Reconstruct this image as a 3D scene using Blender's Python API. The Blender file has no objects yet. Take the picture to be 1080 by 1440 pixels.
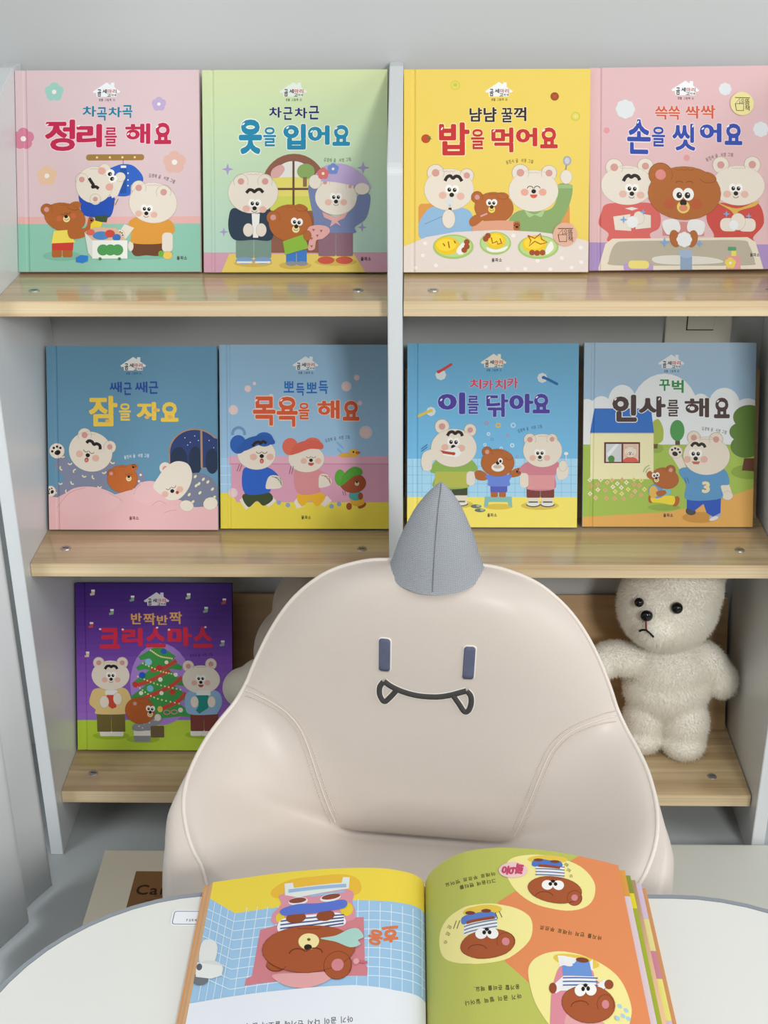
import bpy, bmesh, math, random
from mathutils import Vector, Matrix
from mathutils.bvhtree import BVHTree
R = random.Random(7)
S = bpy.context.scene
COL = S.collection
pi = math.pi

# ------------------------------------------------------------------ camera
cam_d = bpy.data.cameras.new('camera')
cam = bpy.data.objects.new('camera', cam_d)
COL.objects.link(cam)
PITCH, YAW, ROLL = .4518, .0208, .0070
def world_dir(u, v):
    cr, sr = math.cos(ROLL), math.sin(ROLL)
    x = cr*u + sr*v
    up = -sr*u + cr*v
    c, s = math.cos(PITCH), math.sin(PITCH)
    return x, up, c, s
def axis(x, up, dep):
    c, s = math.cos(PITCH), math.sin(PITCH)
    y = c*dep + s*up
    z = -s*dep + c*up
    cy, sy = math.cos(YAW), math.sin(YAW)
    return Vector((cy*x - sy*y, sy*x + cy*y, z))
cr, sr = math.cos(ROLL), math.sin(ROLL)
ax_r = axis(cr, -sr, 0)
ax_u = axis(sr, cr, 0)
ax_f = axis(0, 0, 1)
M = Matrix((ax_r, ax_u, -ax_f)).transposed().to_4x4()
M.translation = Vector((.1202, -1.5567, 1.1696))
cam.matrix_world = M
cam_d.sensor_fit = 'VERTICAL'
cam_d.sensor_height = 36
cam_d.lens = 1900.38*36/1440
cam_d.clip_start = .02
S.camera = cam

# ------------------------------------------------------------------ light
S.view_settings.view_transform = 'Standard'
S.view_settings.look = 'None'
S.view_settings.gamma = 1
S.view_settings.use_curve_mapping = False
S.view_settings.exposure = -.42
w = bpy.data.worlds.new('daylight')
S.world = w
w.use_nodes = True
w.node_tree.nodes['Background'].inputs[0].default_value = (.93, .97, 1.0, 1)
w.node_tree.nodes['Background'].inputs[1].default_value = .42
def area(name, loc, target, sx, sy, power, col):
    d = bpy.data.lights.new(name, 'AREA')
    d.shape = 'RECTANGLE'; d.size = sx; d.size_y = sy
    d.energy = power; d.color = col
    o = bpy.data.objects.new(name, d)
    COL.objects.link(o)
    o.location = loc
    o.rotation_euler = (Vector(target)-Vector(loc)).to_track_quat('-Z', 'Y').to_euler()
    return o
area('window_daylight', (1.02, -2.8, 1.85), (.1, -.05, .65), .42, .42, 48, (1, .985, .96))
area('room_daylight', (.25, -1.5, 2.6), (.1, -.35, .4), 1.7, 1.2, 12, (.97, .985, 1))
area('right_window_daylight', (2.3, -1.25, 1.45), (-.1, -.2, .5), 1.0, 1.2, 26, (1, .99, .97))
area('side_window_daylight', (-1.5, -1.0, .95), (-.4, -.75, .6), 1.7, 1.8, 44, (.94, .97, 1))

# ------------------------------------------------------------------ materials
def lin(h):
    h = h.lstrip('#')
    o = []
    for i in (0, 2, 4):
        c = int(h[i:i+2], 16)/255
        o.append(c/12.92 if c <= .04045 else ((c+.055)/1.055)**2.4)
    return (*o, 1)
MATS = {}
def mat(name, col, rough=.5, coat=0, spec=.5, bump=None, var=None, sheen=0):
    if name in MATS: return MATS[name]
    m = bpy.data.materials.new(name)
    m.use_nodes = True
    n = m.node_tree.nodes; L = m.node_tree.links
    b = n['Principled BSDF']
    c = lin(col) if isinstance(col, str) else col
    b.inputs['Base Color'].default_value = c
    b.inputs['Roughness'].default_value = rough
    b.inputs['Coat Weight'].default_value = coat
    b.inputs['Coat Roughness'].default_value = .25
    b.inputs['Specular IOR Level'].default_value = spec
    if sheen: b.inputs['Sheen Weight'].default_value = sheen
    if var or bump:
        tc = n.new('ShaderNodeTexCoord')
    if var:
        sc, amt = var
        t = n.new('ShaderNodeTexNoise'); t.inputs['Scale'].default_value = sc; t.inputs['Detail'].default_value = 4
        r = n.new('ShaderNodeMix'); r.data_type = 'RGBA'
        r.inputs[6].default_value = tuple(x*(1-amt) for x in c[:3])+(1,)
        r.inputs[7].default_value = tuple(min(1, x*(1+amt)) for x in c[:3])+(1,)
        L.new(tc.outputs['Object'], t.inputs['Vector']); L.new(t.outputs['Fac'], r.inputs[0]); L.new(r.outputs[2], b.inputs['Base Color'])
    if bump:
        sc, st, kind = bump
        bp = n.new('ShaderNodeBump'); bp.inputs['Strength'].default_value = st; bp.inputs['Distance'].default_value = .001
        if kind == 'noise':
            t = n.new('ShaderNodeTexNoise'); t.inputs['Scale'].default_value = sc
            L.new(tc.outputs['Object'], t.inputs['Vector']); L.new(t.outputs['Fac'], bp.inputs['Height'])
        elif kind == 'vor':
            t = n.new('ShaderNodeTexVoronoi'); t.inputs['Scale'].default_value = sc
            L.new(tc.outputs['Object'], t.inputs['Vector']); L.new(t.outputs['Distance'], bp.inputs['Height'])
        elif kind == 'weave':
            a = n.new('ShaderNodeTexWave'); a.inputs['Scale'].default_value = sc; a.bands_direction = 'X'
            d = n.new('ShaderNodeTexWave'); d.inputs['Scale'].default_value = sc; d.bands_direction = 'Z'
            mx = n.new('ShaderNodeMath'); mx.operation = 'MULTIPLY'
            for q in (a, d): L.new(tc.outputs['Object'], q.inputs['Vector'])
            L.new(a.outputs['Fac'], mx.inputs[0]); L.new(d.outputs['Fac'], mx.inputs[1]); L.new(mx.outputs[0], bp.inputs['Height'])
            r = n.new('ShaderNodeMix'); r.data_type = 'RGBA'
            r.inputs[6].default_value = tuple(x*.72 for x in c[:3])+(1,); r.inputs[7].default_value = tuple(x*1.15 for x in c[:3])+(1,)
            L.new(mx.outputs[0], r.inputs[0]); L.new(r.outputs[2], b.inputs['Base Color'])
        L.new(bp.outputs['Normal'], b.inputs['Normal'])
    MATS[name] = m
    return m
def ink(h):
    return mat('ink_'+h.strip('#'), h, .5, 0, .22)
def wood(name, c0, c1, rough=.3, coat=.3, sc=(1.6, 46, 46)):
    m = bpy.data.materials.new(name); m.use_nodes = True
    n = m.node_tree.nodes; L = m.node_tree.links; b = n['Principled BSDF']
    tc = n.new('ShaderNodeTexCoord'); mp = n.new('ShaderNodeMapping'); mp.inputs['Scale'].default_value = sc
    L.new(tc.outputs['Object'], mp.inputs['Vector'])
    t = n.new('ShaderNodeTexNoise'); t.inputs['Scale'].default_value = 2.2; t.inputs['Detail'].default_value = 6; t.inputs['Distortion'].default_value = .6
    L.new(mp.outputs[0], t.inputs['Vector'])
    t2 = n.new('ShaderNodeTexNoise'); t2.inputs['Scale'].default_value = .7; t2.inputs['Detail'].default_value = 3
    L.new(mp.outputs[0], t2.inputs['Vector'])
    mx = n.new('ShaderNodeMath'); mx.operation = 'ADD'; L.new(t.outputs['Fac'], mx.inputs[0]); L.new(t2.outputs['Fac'], mx.inputs[1])
    rp = n.new('ShaderNodeValToRGB')
    rp.color_ramp.elements[0].position = .38; rp.color_ramp.elements[0].color = lin(c0)
    rp.color_ramp.elements[1].position = .62; rp.color_ramp.elements[1].color = lin(c1)
    hv = n.new('ShaderNodeMath'); hv.operation = 'MULTIPLY'; hv.inputs[1].default_value = .5
    L.new(mx.outputs[0], hv.inputs[0]); L.new(hv.outputs[0], rp.inputs[0]); L.new(rp.outputs[0], b.inputs['Base Color'])
    b.inputs['Roughness'].default_value = rough
    b.inputs['Coat Weight'].default_value = coat; b.inputs['Coat Roughness'].default_value = .1
    MATS[name] = m
    return m
m_wall = mat('wall_paint', '#c2c4c4', .8, bump=(90, .15, 'noise'))
m_floor = mat('floor_vinyl', '#b4babb', .45, var=(3, .05))
m_panel = mat('white_laminate', '#dadee0', .32, .15)
m_wood = wood('pale_oak_laminate', '#b0946d', '#d2bb94', .25, .5)
m_board = wood('back_board_oak', '#b28d60', '#d0ac7c', .45, .05, (1.3, 20, 20))
m_edge = wood('oak_edge_band', '#cdb085', '#e6d2ac', .45, .05, (1.2, 90, 150))
m_leather = mat('beige_faux_leather', '#d5cac0', .42, .05, .4, bump=(420, .12, 'noise'))
m_pipe = mat('beige_piping', '#e6dcd2', .45)
m_horn = mat('grey_woven_fabric', '#b0b5bc', .9, 0, .2, bump=(190, .5, 'weave'))
m_eye = mat('slate_patch', '#5a6078', .75, var=(200, .2))
m_mouth = mat('charcoal_patch', '#3f3d3d', .75)
m_patch = mat('pale_patch_edge', '#e9e3da', .6)
m_table = mat('table_white', '#e2e3dd', .3, .1)
m_trim = mat('grey_edging', '#8e959d', .45)
m_paper = mat('page_paper', '#e8e6e2', .6)
m_metal = mat('screw_steel', (.45, .44, .42, 1), .35); m_metal.node_tree.nodes['Principled BSDF'].inputs['Metallic'].default_value = .8
m_black = mat('black_plastic', '#0b0b0c', .12)
m_white = mat('white_plastic', '#e4e0d2', .35)

# ------------------------------------------------------------------ helpers
def link(o, parent=None):
    COL.objects.link(o)
    if parent: o.parent = parent
    return o
def tag(o, label=None, cat=None, group=None, kind=None):
    if label: o['label'] = label
    if cat: o['category'] = cat
    if group: o['group'] = group
    if kind: o['kind'] = kind
    return o
def empty(name, loc=(0, 0, 0), rot=(0, 0, 0), **k):
    o = bpy.data.objects.new(name, None); o.empty_display_size = .03
    COL.objects.link(o); o.location = loc; o.rotation_euler = rot
    return tag(o, **k)
def mesh(name, verts, faces, m, parent=None, smooth=False, loc=None):
    me = bpy.data.meshes.new(name)
    me.from_pydata([tuple(v) for v in verts], [], faces)
    ms = m if isinstance(m, (list, tuple)) else [m]
    for q in ms: me.materials.append(q)
    if smooth: me.polygons.foreach_set('use_smooth', [True]*len(me.polygons))
    me.update()
    o = bpy.data.objects.new(name, me); link(o, parent)
    if loc: o.location = loc
    return o
def from_bm(name, bm, m, parent=None, smooth=False, loc=None, rot=None):
    me = bpy.data.meshes.new(name); bm.to_mesh(me); bm.free()
    for q in (m if isinstance(m, (list, tuple)) else [m]): me.materials.append(q)
    if smooth: me.polygons.foreach_set('use_smooth', [True]*len(me.polygons))
    o = bpy.data.objects.new(name, me); link(o, parent)
    if loc: o.location = loc
    if rot: o.rotation_euler = rot
    return o
def box(name, a, b, m, parent=None, bev=.001, seg=2, **k):
    bm = bmesh.new()
    bmesh.ops.create_cube(bm, size=1)
    for v in bm.verts:
        v.co = Vector([(a[i]+b[i])/2 + v.co[i]*(b[i]-a[i]) for i in range(3)])
    if bev: bmesh.ops.bevel(bm, geom=bm.edges[:], offset=bev, segments=seg, affect='EDGES', profile=.7)
    return from_bm(name, bm, m, parent, **k)
def prism(name, pts, axis_, lo, hi, m, parent=None, bev=0):
    """outline pts (2D) pushed along an axis"""
    def P(p, d):
        if axis_ == 'x': return (d, p[0], p[1])
        if axis_ == 'y': return (p[0], d, p[1])
        return (p[0], p[1], d)
    bm = bmesh.new()
    vs = [bm.verts.new(P(p, lo)) for p in pts]
    f = bm.faces.new(vs)
    r = bmesh.ops.extrude_face_region(bm, geom=[f])
    d = Vector(P((0, 0), hi-lo))
    bmesh.ops.translate(bm, verts=[g for g in r['geom'] if isinstance(g, bmesh.types.BMVert)], vec=d)
    bmesh.ops.recalc_face_normals(bm, faces=bm.faces[:])
    if bev: bmesh.ops.bevel(bm, geom=bm.edges[:], offset=bev, segments=2, affect='EDGES')
    return from_bm(name, bm, m, parent)
def catmull(pts, n):
    P = [Vector(p) for p in pts]
    P = [P[0]*2-P[1]] + P + [P[-1]*2-P[-2]]
    out = []
    for i in range(1, len(P)-2):
        for k in range(n):
            t = k/n
            a, b, c, d = P[i-1], P[i], P[i+1], P[i+2]
            out.append(.5*((2*b)+(c-a)*t+(2*a-5*b+4*c-d)*t*t+(3*b-a-3*c+d)*t**3))
    out.append(P[-2])
    return out
def tube_vf(pts, r, sides=8, closed=False, base=0):
    V, F = [], []
    n = len(pts); P = [Vector(p) for p in pts]
    up = Vector((.13, .2, .97))
    for i in range(n):
        a = P[i-1] if (i > 0 or closed) else P[0]
        b = P[(i+1) % n] if (i < n-1 or closed) else P[-1]
        t = (b-a).normalized()
        s = t.cross(up)
        if s.length < 1e-4: s = t.cross(Vector((1, 0, 0)))
        s.normalize(); q = t.cross(s)
        rr = r[i] if isinstance(r, (list, tuple)) else r
        for k in range(sides):
            an = 2*pi*k/sides
            V.append(P[i]+(s*math.cos(an)+q*math.sin(an))*rr)
    m_ = n if closed else n-1
    for i in range(m_):
        j = (i+1) % n
        for k in range(sides):
            l = (k+1) % sides
            F.append((base+i*sides+k, base+i*sides+l, base+j*sides+l, base+j*sides+k))
    if not closed:
        F.append(tuple(base+k for k in range(sides))); F.append(tuple(base+(n-1)*sides+k for k in reversed(range(sides))))
    return V, F
def tube(name, pts, r, m, parent=None, sides=8, closed=False):
    V, F = tube_vf(pts, r, sides, closed)
    return mesh(name, V, F, m, parent, True)
def grid_faces(nr, nc, base=0, wrap=False):
    F = []
    for i in range(nr-1):
        for j in range(nc-1 if not wrap else nc):
            k = (j+1) % nc
            F.append((base+i*nc+j, base+i*nc+k, base+(i+1)*nc+k, base+(i+1)*nc+j))
    return F
def rrect(x0, y0, x1, y1, r, n=8):
    o = []
    for cx, cy, a in ((x1-r, y1-r, 0), (x0+r, y1-r, 90), (x0+r, y0+r, 180), (x1-r, y0+r, 270)):
        for k in range(n+1):
            t = math.radians(a+90*k/n)
            o.append((cx+r*math.cos(t), cy+r*math.sin(t)))
    return o

# ------------------------------------------------------------------ printed artwork: flat ink layers laid on a cover or page
GL = {}
def glyph(ch, off):
    k = (ch, off)
    if k in GL: return GL[k]
    c = bpy.data.curves.new('glyph', 'FONT'); c.body = ch; c.size = 1; c.offset = off; c.resolution_u = 3
    o = bpy.data.objects.new('glyph', c); COL.objects.link(o)
    dg = bpy.context.evaluated_depsgraph_get()
    me = bpy.data.meshes.new_from_object(o.evaluated_get(dg))
    polys = [[(me.vertices[i].co.x, me.vertices[i].co.y) for i in p.vertices] for p in me.polygons]
    bpy.data.objects.remove(o); bpy.data.curves.remove(c); bpy.data.meshes.remove(me)
    xs = [p[0] for q in polys for p in q] or [0, 1]; ys = [p[1] for q in polys for p in q] or [0, 1]
    GL[k] = (polys, (min(xs), min(ys), max(xs), max(ys)))
    return GL[k]
def clip_axis(poly, ax, lim, keep_less):
    out = []
    n = len(poly)
    for i in range(n):
        a, b = poly[i-1], poly[i]
        ia = (a[ax] <= lim) if keep_less else (a[ax] >= lim)
        ib = (b[ax] <= lim) if keep_less else (b[ax] >= lim)
        if ia != ib:
            t = (lim-a[ax])/(b[ax]-a[ax])
            out.append((a[0]+(b[0]-a[0])*t, a[1]+(b[1]-a[1])*t))
        if ib: out.append(b)
    return out
def homog(src, dst):
    """3x3 taking four src points to four dst points"""
    A = []; B = []
    for (x, y), (u, v) in zip(src, dst):
        A.append([x, y, 1, 0, 0, 0, -u*x, -u*y]); B.append(u)
        A.append([0, 0, 0, x, y, 1, -v*x, -v*y]); B.append(v)
    n = 8
    for i in range(n):
        p = max(range(i, n), key=lambda r: abs(A[r][i]))
        A[i], A[p] = A[p], A[i]; B[i], B[p] = B[p], B[i]
        for r in range(n):
            if r != i:
                f = A[r][i]/A[i][i]
                if f:
                    A[r] = [a-f*b for a, b in zip(A[r], A[i])]; B[r] -= f*B[i]
    h = [B[i]/A[i][i] for i in range(n)]
    return lambda x, y: ((h[0]*x+h[1]*y+h[2])/(h[6]*x+h[7]*y+1), (h[3]*x+h[4]*y+h[5])/(h[6]*x+h[7]*y+1))
class Art:
    """drawn in the coordinates of a flat sketch of the sheet; fmap turns them into metres on the sheet"""
    def __init__(s, fmap, W, H, surf, cuts, step=.00005):
        s.f = fmap; s.W = W; s.H = H; s.surf = surf; s.cuts = [0]+list(cuts)+[W]; s.step = step
        s.V = []; s.F = []; s.MI = []; s.ms = []; s.mi = {}; s.boxes = []; s.force = None
    def col(s, c):
        if c not in s.mi:
            s.mi[c] = len(s.ms); s.ms.append(ink(c))
        return s.mi[c]
    def emit(s, polys, c, cop=0):
        mp = [[s.f(*p) for p in q] for q in polys]
        xs = [p[0] for q in mp for p in q]; ys = [p[1] for q in mp for p in q]
        if not xs: return
        bb = (min(xs), min(ys), max(xs), max(ys))
        lay = 1
        for b, l in s.boxes:
            if b[0] < bb[2] and b[2] > bb[0] and b[1] < bb[3] and b[3] > bb[1] and l >= lay: lay = l+1
        if s.force: lay = s.force
        s.boxes.append((bb, lay))
        h = lay*s.step; ci = s.col(c)
        for qi, q in enumerate(mp):
            if cop: h = lay*s.step+(qi//cop)*3e-6
            q = clip_axis(clip_axis(q, 1, 0, False), 1, s.H, True)
            if len(q) < 3: continue
            x0 = min(p[0] for p in q); x1 = max(p[0] for p in q)
            for a, b in zip(s.cuts[:-1], s.cuts[1:]):
                if x1 <= a or x0 >= b: continue
                t = q
                if x0 < a: t = clip_axis(t, 0, a, False)
                if x1 > b and len(t) > 2: t = clip_axis(t, 0, b, True)
                r = []
                for p in t:
                    if not r or (abs(p[0]-r[-1][0])+abs(p[1]-r[-1][1])) > 1e-6: r.append(p)
                if len(r) > 2 and (abs(r[0][0]-r[-1][0])+abs(r[0][1]-r[-1][1])) < 1e-6: r.pop()
                if len(r) < 3: continue
                ar = sum(r[i-1][0]*r[i][1]-r[i][0]*r[i-1][1] for i in range(len(r)))
                if abs(ar) < 1e-10: continue
                if ar < 0: r.reverse()
                n = len(s.V)
                s.V += [s.surf(p[0], p[1], h) for p in r]
                s.F.append(tuple(range(n, n+len(r)))); s.MI.append(ci)
    def poly(s, pts, c): s.emit([pts], c); return s
    def rect(s, x0, y0, x1, y1, c): return s.poly([(x0, y0), (x1, y0), (x1, y1), (x0, y1)], c)
    def rr(s, x0, y0, x1, y1, r, c): return s.poly(rrect(x0, y0, x1, y1, r, 5), c)
    def ell(s, cx, cy, rx, ry, c, rot=0, n=28, a0=0, a1=360):
        ca, sa = math.cos(math.radians(rot)), math.sin(math.radians(rot))
        o = []
        full = a1-a0 >= 360
        for k in range(n if full else n+1):
            t = math.radians(a0+(a1-a0)*k/n)
            x, y = rx*math.cos(t), ry*math.sin(t)
            o.append((cx+x*ca-y*sa, cy+x*sa+y*ca))
        return s.poly(o, c)
    def blob(s, pts, c, n=5):
        P = list(pts); m = len(P); o = []
        for i in range(m):
            a, b, d, e = P[i-1], P[i], P[(i+1) % m], P[(i+2) % m]
            for k in range(n):
                t = k/n
                o.append(tuple(.5*(2*b[j]+(d[j]-a[j])*t+(2*a[j]-5*b[j]+4*d[j]-e[j])*t*t+(3*b[j]-a[j]-3*d[j]+e[j])*t**3) for j in (0, 1)))
        return s.poly(o, c)
    def stroke(s, pts, wd, c, curve=False):
        if curve: pts = [tuple(p)[:2] for p in catmull([(a, b, 0) for a, b in pts], 6)]
        P = [Vector(p) for p in pts]; l = []; r = []
        for i in range(len(P)):
            t = (P[min(i+1, len(P)-1)]-P[max(i-1, 0)])
            if t.length < 1e-6: t = Vector((1, 0))
            t.normalize(); n = Vector((-t.y, t.x))*wd/2
            l.append(tuple(P[i]+n)); r.append(tuple(P[i]-n))
        s.emit([[l[i], l[i+1], r[i+1], r[i]] for i in range(len(l)-1)], c); return s
    def arc(s, cx, cy, rx, ry, a0, a1, wd, c, n=10):
        return s.stroke([(cx+rx*math.cos(math.radians(a0+(a1-a0)*k/n)), cy+ry*math.sin(math.radians(a0+(a1-a0)*k/n))) for k in range(n+1)], wd, c)
    def ring(s, cx, cy, r, wd, c):
        return s.arc(cx, cy, r, r, 0, 360, wd, c, 18)
    def glyph_in(s, ch, b, c, off=.03, rot=0, skew=0, grow=0):
        polys0, bb = glyph(ch, 0)
        rad = off+grow; nd = 10 if rad > .03 else 6
        polys = [[(x+rad*math.cos(2*pi*k/nd), y+rad*math.sin(2*pi*k/nd)) for x, y in q] for k in range(nd) for q in polys0]
        if rad > .03: polys = polys0+polys
        bo = (bb[0]-off, bb[1]-off, bb[2]+off, bb[3]+off)
        x0, y0, x1, y1 = b
        sx = (x1-x0)/max(1e-6, bo[2]-bo[0]); sy = (y1-y0)/max(1e-6, bo[3]-bo[1])
        cx, cy = (x0+x1)/2, (y0+y1)/2; gx, gy = (bo[0]+bo[2])/2, (bo[1]+bo[3])/2
        ca, sa = math.cos(math.radians(rot)), math.sin(math.radians(rot))
        out = []
        for q in polys:
            o = []
            for x, y in q:
                dx, dy = (x-gx)*sx, -(y-gy)*sy
                o.append((cx+dx*ca-dy*sa, cy+dx*sa+dy*ca))
            out.append(o)
        s.emit(out, c, max(1, len(polys0)))
    def title(s, items, c, out=None, off=.035, grow=.03, hi=None, rots=None):
        small = max(b[3]-b[1] for _, *b in items) < 95
        OF = {'를': .018, '을': .024, '닦': .028, '씻': .030, '해': .032, '먹': .032, '욕': .030, '목': .033, '손': .030, '밥': .032, '잠': .034, '정': .034}
        off_ = lambda ch: (OF.get(ch, .022 if ch in '쓱싹꿀쌔짝뽀' else .030) if small else OF.get(ch, .05))
        for i, (ch, *b) in enumerate(items):
            if out: s.glyph_in(ch, b, out, off_(ch), grow=grow, rot=(rots or {}).get(i, 0))
        for i, (ch, *b) in enumerate(items):
            s.glyph_in(ch, b, c, off_(ch), rot=(rots or {}).get(i, 0))
        if hi:
            for x, y, a in hi: s.ell(x, y, 9, 4, '#f4eef0', a, 10)
    def line(s, txt, p0, p1, h, c, off=.012, bow=0):
        d = Vector((p1[0]-p0[0], p1[1]-p0[1])); n = len(txt)
        ang = math.atan2(d.y, d.x); up = Vector((d.y, -d.x)).normalized()
        wds = [.45 if t == ' ' else 1 for t in txt]; tot = sum(wds); acc = 0
        for t, wd in zip(txt, wds):
            u = (acc+wd/2)/tot; acc += wd
            if t == ' ': continue
            pos = Vector(p0)+d*u+up*(bow*4*u*(1-u))
            a = ang+math.atan2(-bow*4*(1-2*u), d.length) if bow else ang
            polys, bb = glyph(t, 0)
            np_ = max(1, len(polys))
            if off > .01: polys = [[(x+off*math.cos(j*pi/2), y+off*math.sin(j*pi/2)) for x, y in q] for j in range(4) for q in polys]
            k = min(d.length/tot*.98, h*1.02); ca, sa = math.cos(a), math.sin(a)
            o = []
            for q in polys:
                r = []
                for x, y in q:
                    dx, dy = (x-.46)*k, -(y-.37)*h
                    r.append((pos.x+dx*ca-dy*sa, pos.y+dx*sa+dy*ca))
                o.append(r)
            s.emit(o, c, np_)
        return s
    def grad(s, y0, y1, c0, c1, n=14, x0=-50, x1=1300):
        a = [int(c0[i:i+2], 16) for i in (1, 3, 5)]; b = [int(c1[i:i+2], 16) for i in (1, 3, 5)]
        s.force = 1
        for k in range(n):
            t = (k+.5)/n
            h = '#%02x%02x%02x' % tuple(round(p+(q-p)*t) for p, q in zip(a, b))
            s.rect(x0, y0+(y1-y0)*k/n, x1, y0+(y1-y0)*(k+1)/n, h)
        s.force = None
    def star(s, cx, cy, r, c, k=.33, n=4, rot=90):
        return s.poly([(cx+(r if i % 2 == 0 else r*k)*math.cos(math.radians(rot+180*i/n)), cy+(r if i % 2 == 0 else r*k)*math.sin(math.radians(rot+180*i/n))) for i in range(2*n)], c)
    def flower(s, cx, cy, r, c, ctr='#efe9e2', n=5, rot=-90):
        o = []
        for k in range(50):
            t = 2*pi*k/50
            q = r*(.80+.20*abs(math.cos(n*t/2))**.7)
            o.append((cx+q*math.cos(t+math.radians(rot)), cy+q*math.sin(t+math.radians(rot))))
        s.poly(o, c); s.ell(cx, cy, r*.24, r*.24, ctr, 0, 12); return s
    def cloud(s, cx, cy, r, c, n=8):
        o = []
        for k in range(64):
            t = 2*pi*k/64; q = r*(.9+.1*abs(math.cos(n*t/2)))
            o.append((cx+q*math.cos(t), cy+q*math.sin(t)))
        return s.poly(o, c)
    def logo(s, cx, cy, sc=1, roof='#eef0ef', sub='#33335a', num='1'):
        p = [(-72, -2), (0, -50), (22, -36), (22, -48), (40, -48), (40, -24), (72, -2), (66, 6), (54, 4), (52, 26), (-52, 26), (-54, 4), (-66, 6)]
        s.poly([(cx+x*sc, cy+y*sc) for x, y in p], roof)
        g = lambda ch, x0, y0, x1, y1, c, off=.03: s.glyph_in(ch, (cx+x0*sc, cy+y0*sc, cx+x1*sc, cy+y1*sc), c, off)
        g('곰', -48, -14, -28, 24, '#26242e'); g('세', -22, -14, 2, 8, '#26242e')
        g('마', 6, -14, 28, 8, '#c05458'); g('리', 31, -14, 52, 8, '#c05458')
        g('고', 2, 9, 22, 25, '#26242e'); s.line('미네', (cx+23*sc, cy+17*sc), (cx+52*sc, cy+17*sc), 13*sc, '#26242e', .03)
        s.line('생활 그림책 '+num, (cx-42*sc, cy+42*sc), (cx+44*sc, cy+42*sc), 15*sc, sub, .02)
    def author(s, who, x0, y0, x1, y1, c, h=20, bow=0):
        s.line(who+' 글  서영 그림', (x0, y0), (x1, y1), h, c, .012, bow)
    def publisher(s, x, y, c='#3c3030', h=22): s.line('을파소', (x-28, y), (x+28, y), h, c, .03)
    def head(s, cx, cy, rx, ry, c, ears, rot=0, flap=None, edge='#b9a58e', inner='#d39a92'):
        for x, y, r in ears:
            s.ell(x, y, r+1.5, r+1.5, edge); s.ell(x, y, r, r, c)
        if flap:
            s.ell(flap[0], flap[1], flap[2], flap[3], c, flap[4] if len(flap) > 4 else 0)
        s.ell(cx, cy, rx+1.5, ry+1.5, edge, rot); s.ell(cx, cy, rx, ry, c, rot, 40)
        for x, y, r in ears:
            s.arc(x, y, r, r, 150, 390, 1.8, edge, 14)
            s.ell(x, y, r*.45, r*.45, inner, 0, 16)
        if flap:
            s.arc(flap[0], flap[1], flap[2], flap[3], 20, 170, 2.5, edge)
        for k in (-1, 0, 1):
            s.arc(cx+k*rx*.17, cy-ry*.93, rx*.09, ry*.07, 20, 160, 1.6, edge, 5)
    def face(s, x, y, k, eyes='open', rot=0, brow=False, mouth='smile', cheeks='#e3b6a6', muzzle=None, look=(0, 0), nose=True, sep=1.0, mcol='#c9614f'):
        ca, sa = math.cos(math.radians(rot)), math.sin(math.radians(rot))
        q = lambda a, b: (x+(a*ca-b*sa)*k, y+(a*sa+b*ca)*k)
        if cheeks:
            for sg in (-1, 1): s.ell(*q(sg*3.1, .3), 1.35*k, 1.25*k, cheeks, 0, 18)
        if muzzle: s.ell(*q(0, 1.0), 1.5*k, 1.5*k, muzzle, rot, 18)
        if eyes == 'open':
            for sg in (-1, 1): s.ell(*q(sg*sep*1.12, -2.0), 1.3*k, 1.5*k, '#f4f1ea', rot, 20)
            for sg in (-1, 1):
                s.ell(*q(sg*sep*.92+look[0], -1.75+look[1]), .66*k, .74*k, '#1d1714', rot, 14)
                s.ell(*q(sg*sep*.92+look[0]+.15, -2.0+look[1]), .2*k, .17*k, '#f4f1ea', 0, 8)
        elif eyes == 'closed':
            for sg in (-1, 1):
                s.stroke([q(sg*1.1+.9*math.cos(t*pi/6), -1.7+.7*math.sin(t*pi/6)) for t in range(7)], .22*k, '#5a4638')
        elif eyes == 'smile':
            for sg in (-1, 1):
                s.stroke([q(sg*1.2+1.0*math.cos(t*pi/6), -1.0-.8*math.sin(t*pi/6)) for t in range(7)], .25*k, '#3a2c24')
        if brow:
            p = [(-2.9, -3.6), (-2.4, -4.5), (-1.3, -4.9), (0, -4.2), (1.3, -4.9), (2.4, -4.5), (2.9, -3.6)]
            s.stroke([q(*t) for t in p], .75*k, '#2a211d', True)
        if nose:
            s.ell(*q(0, 0), .82*k, .76*k, '#1d1714', rot, 16)
        if mouth == 'smile': s.stroke([q(.9*math.cos(t*pi/6), .95+.6*math.sin(t*pi/6)) for t in range(7)], .2*k, '#6a4a3a')
        elif mouth == 'o': s.ell(*q(0, 1.8), .75*k, .95*k, '#b5483c', rot, 14); s.ell(*q(0, 1.95), .42*k, .55*k, '#e08a7a', rot, 12)
        elif mouth == 'open':
            s.poly([q(1.3*math.cos(t*pi/8), 1.1+1.3*math.sin(t*pi/8)) for t in range(9)], mcol)
    def hand(s, x, y, rx, ry, c, rot=0, edge='#b9a58e'):
        s.ell(x, y, rx+1.5, ry+1.5, edge, rot, 18); s.ell(x, y, rx, ry, c, rot, 18)
    def paw(s, x, y, r, rot=0, c='#231c18'):
        ca, sa = math.cos(math.radians(rot)), math.sin(math.radians(rot))
        q = lambda a, b: (x+(a*ca-b*sa)*r, y+(a*sa+b*ca)*r)
        s.ell(*q(0, .25), .42*r, .33*r, c, rot, 14)
        for a, b in ((-.6, -.15), (-.25, -.5), (.2, -.52), (.58, -.2)): s.ell(*q(a, b), .17*r, .17*r, c, 0, 10)
    def build(s, name, parent):
        return s.finish(name, parent)
    def finish(s, name, parent):
        me = bpy.data.meshes.new(name)
        me.from_pydata(s.V, [], s.F)
        for m in s.ms: me.materials.append(m)
        me.polygons.foreach_set('material_index', s.MI)
        me.update()
        o = bpy.data.objects.new(name, me)
        return link(o, parent)
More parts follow.
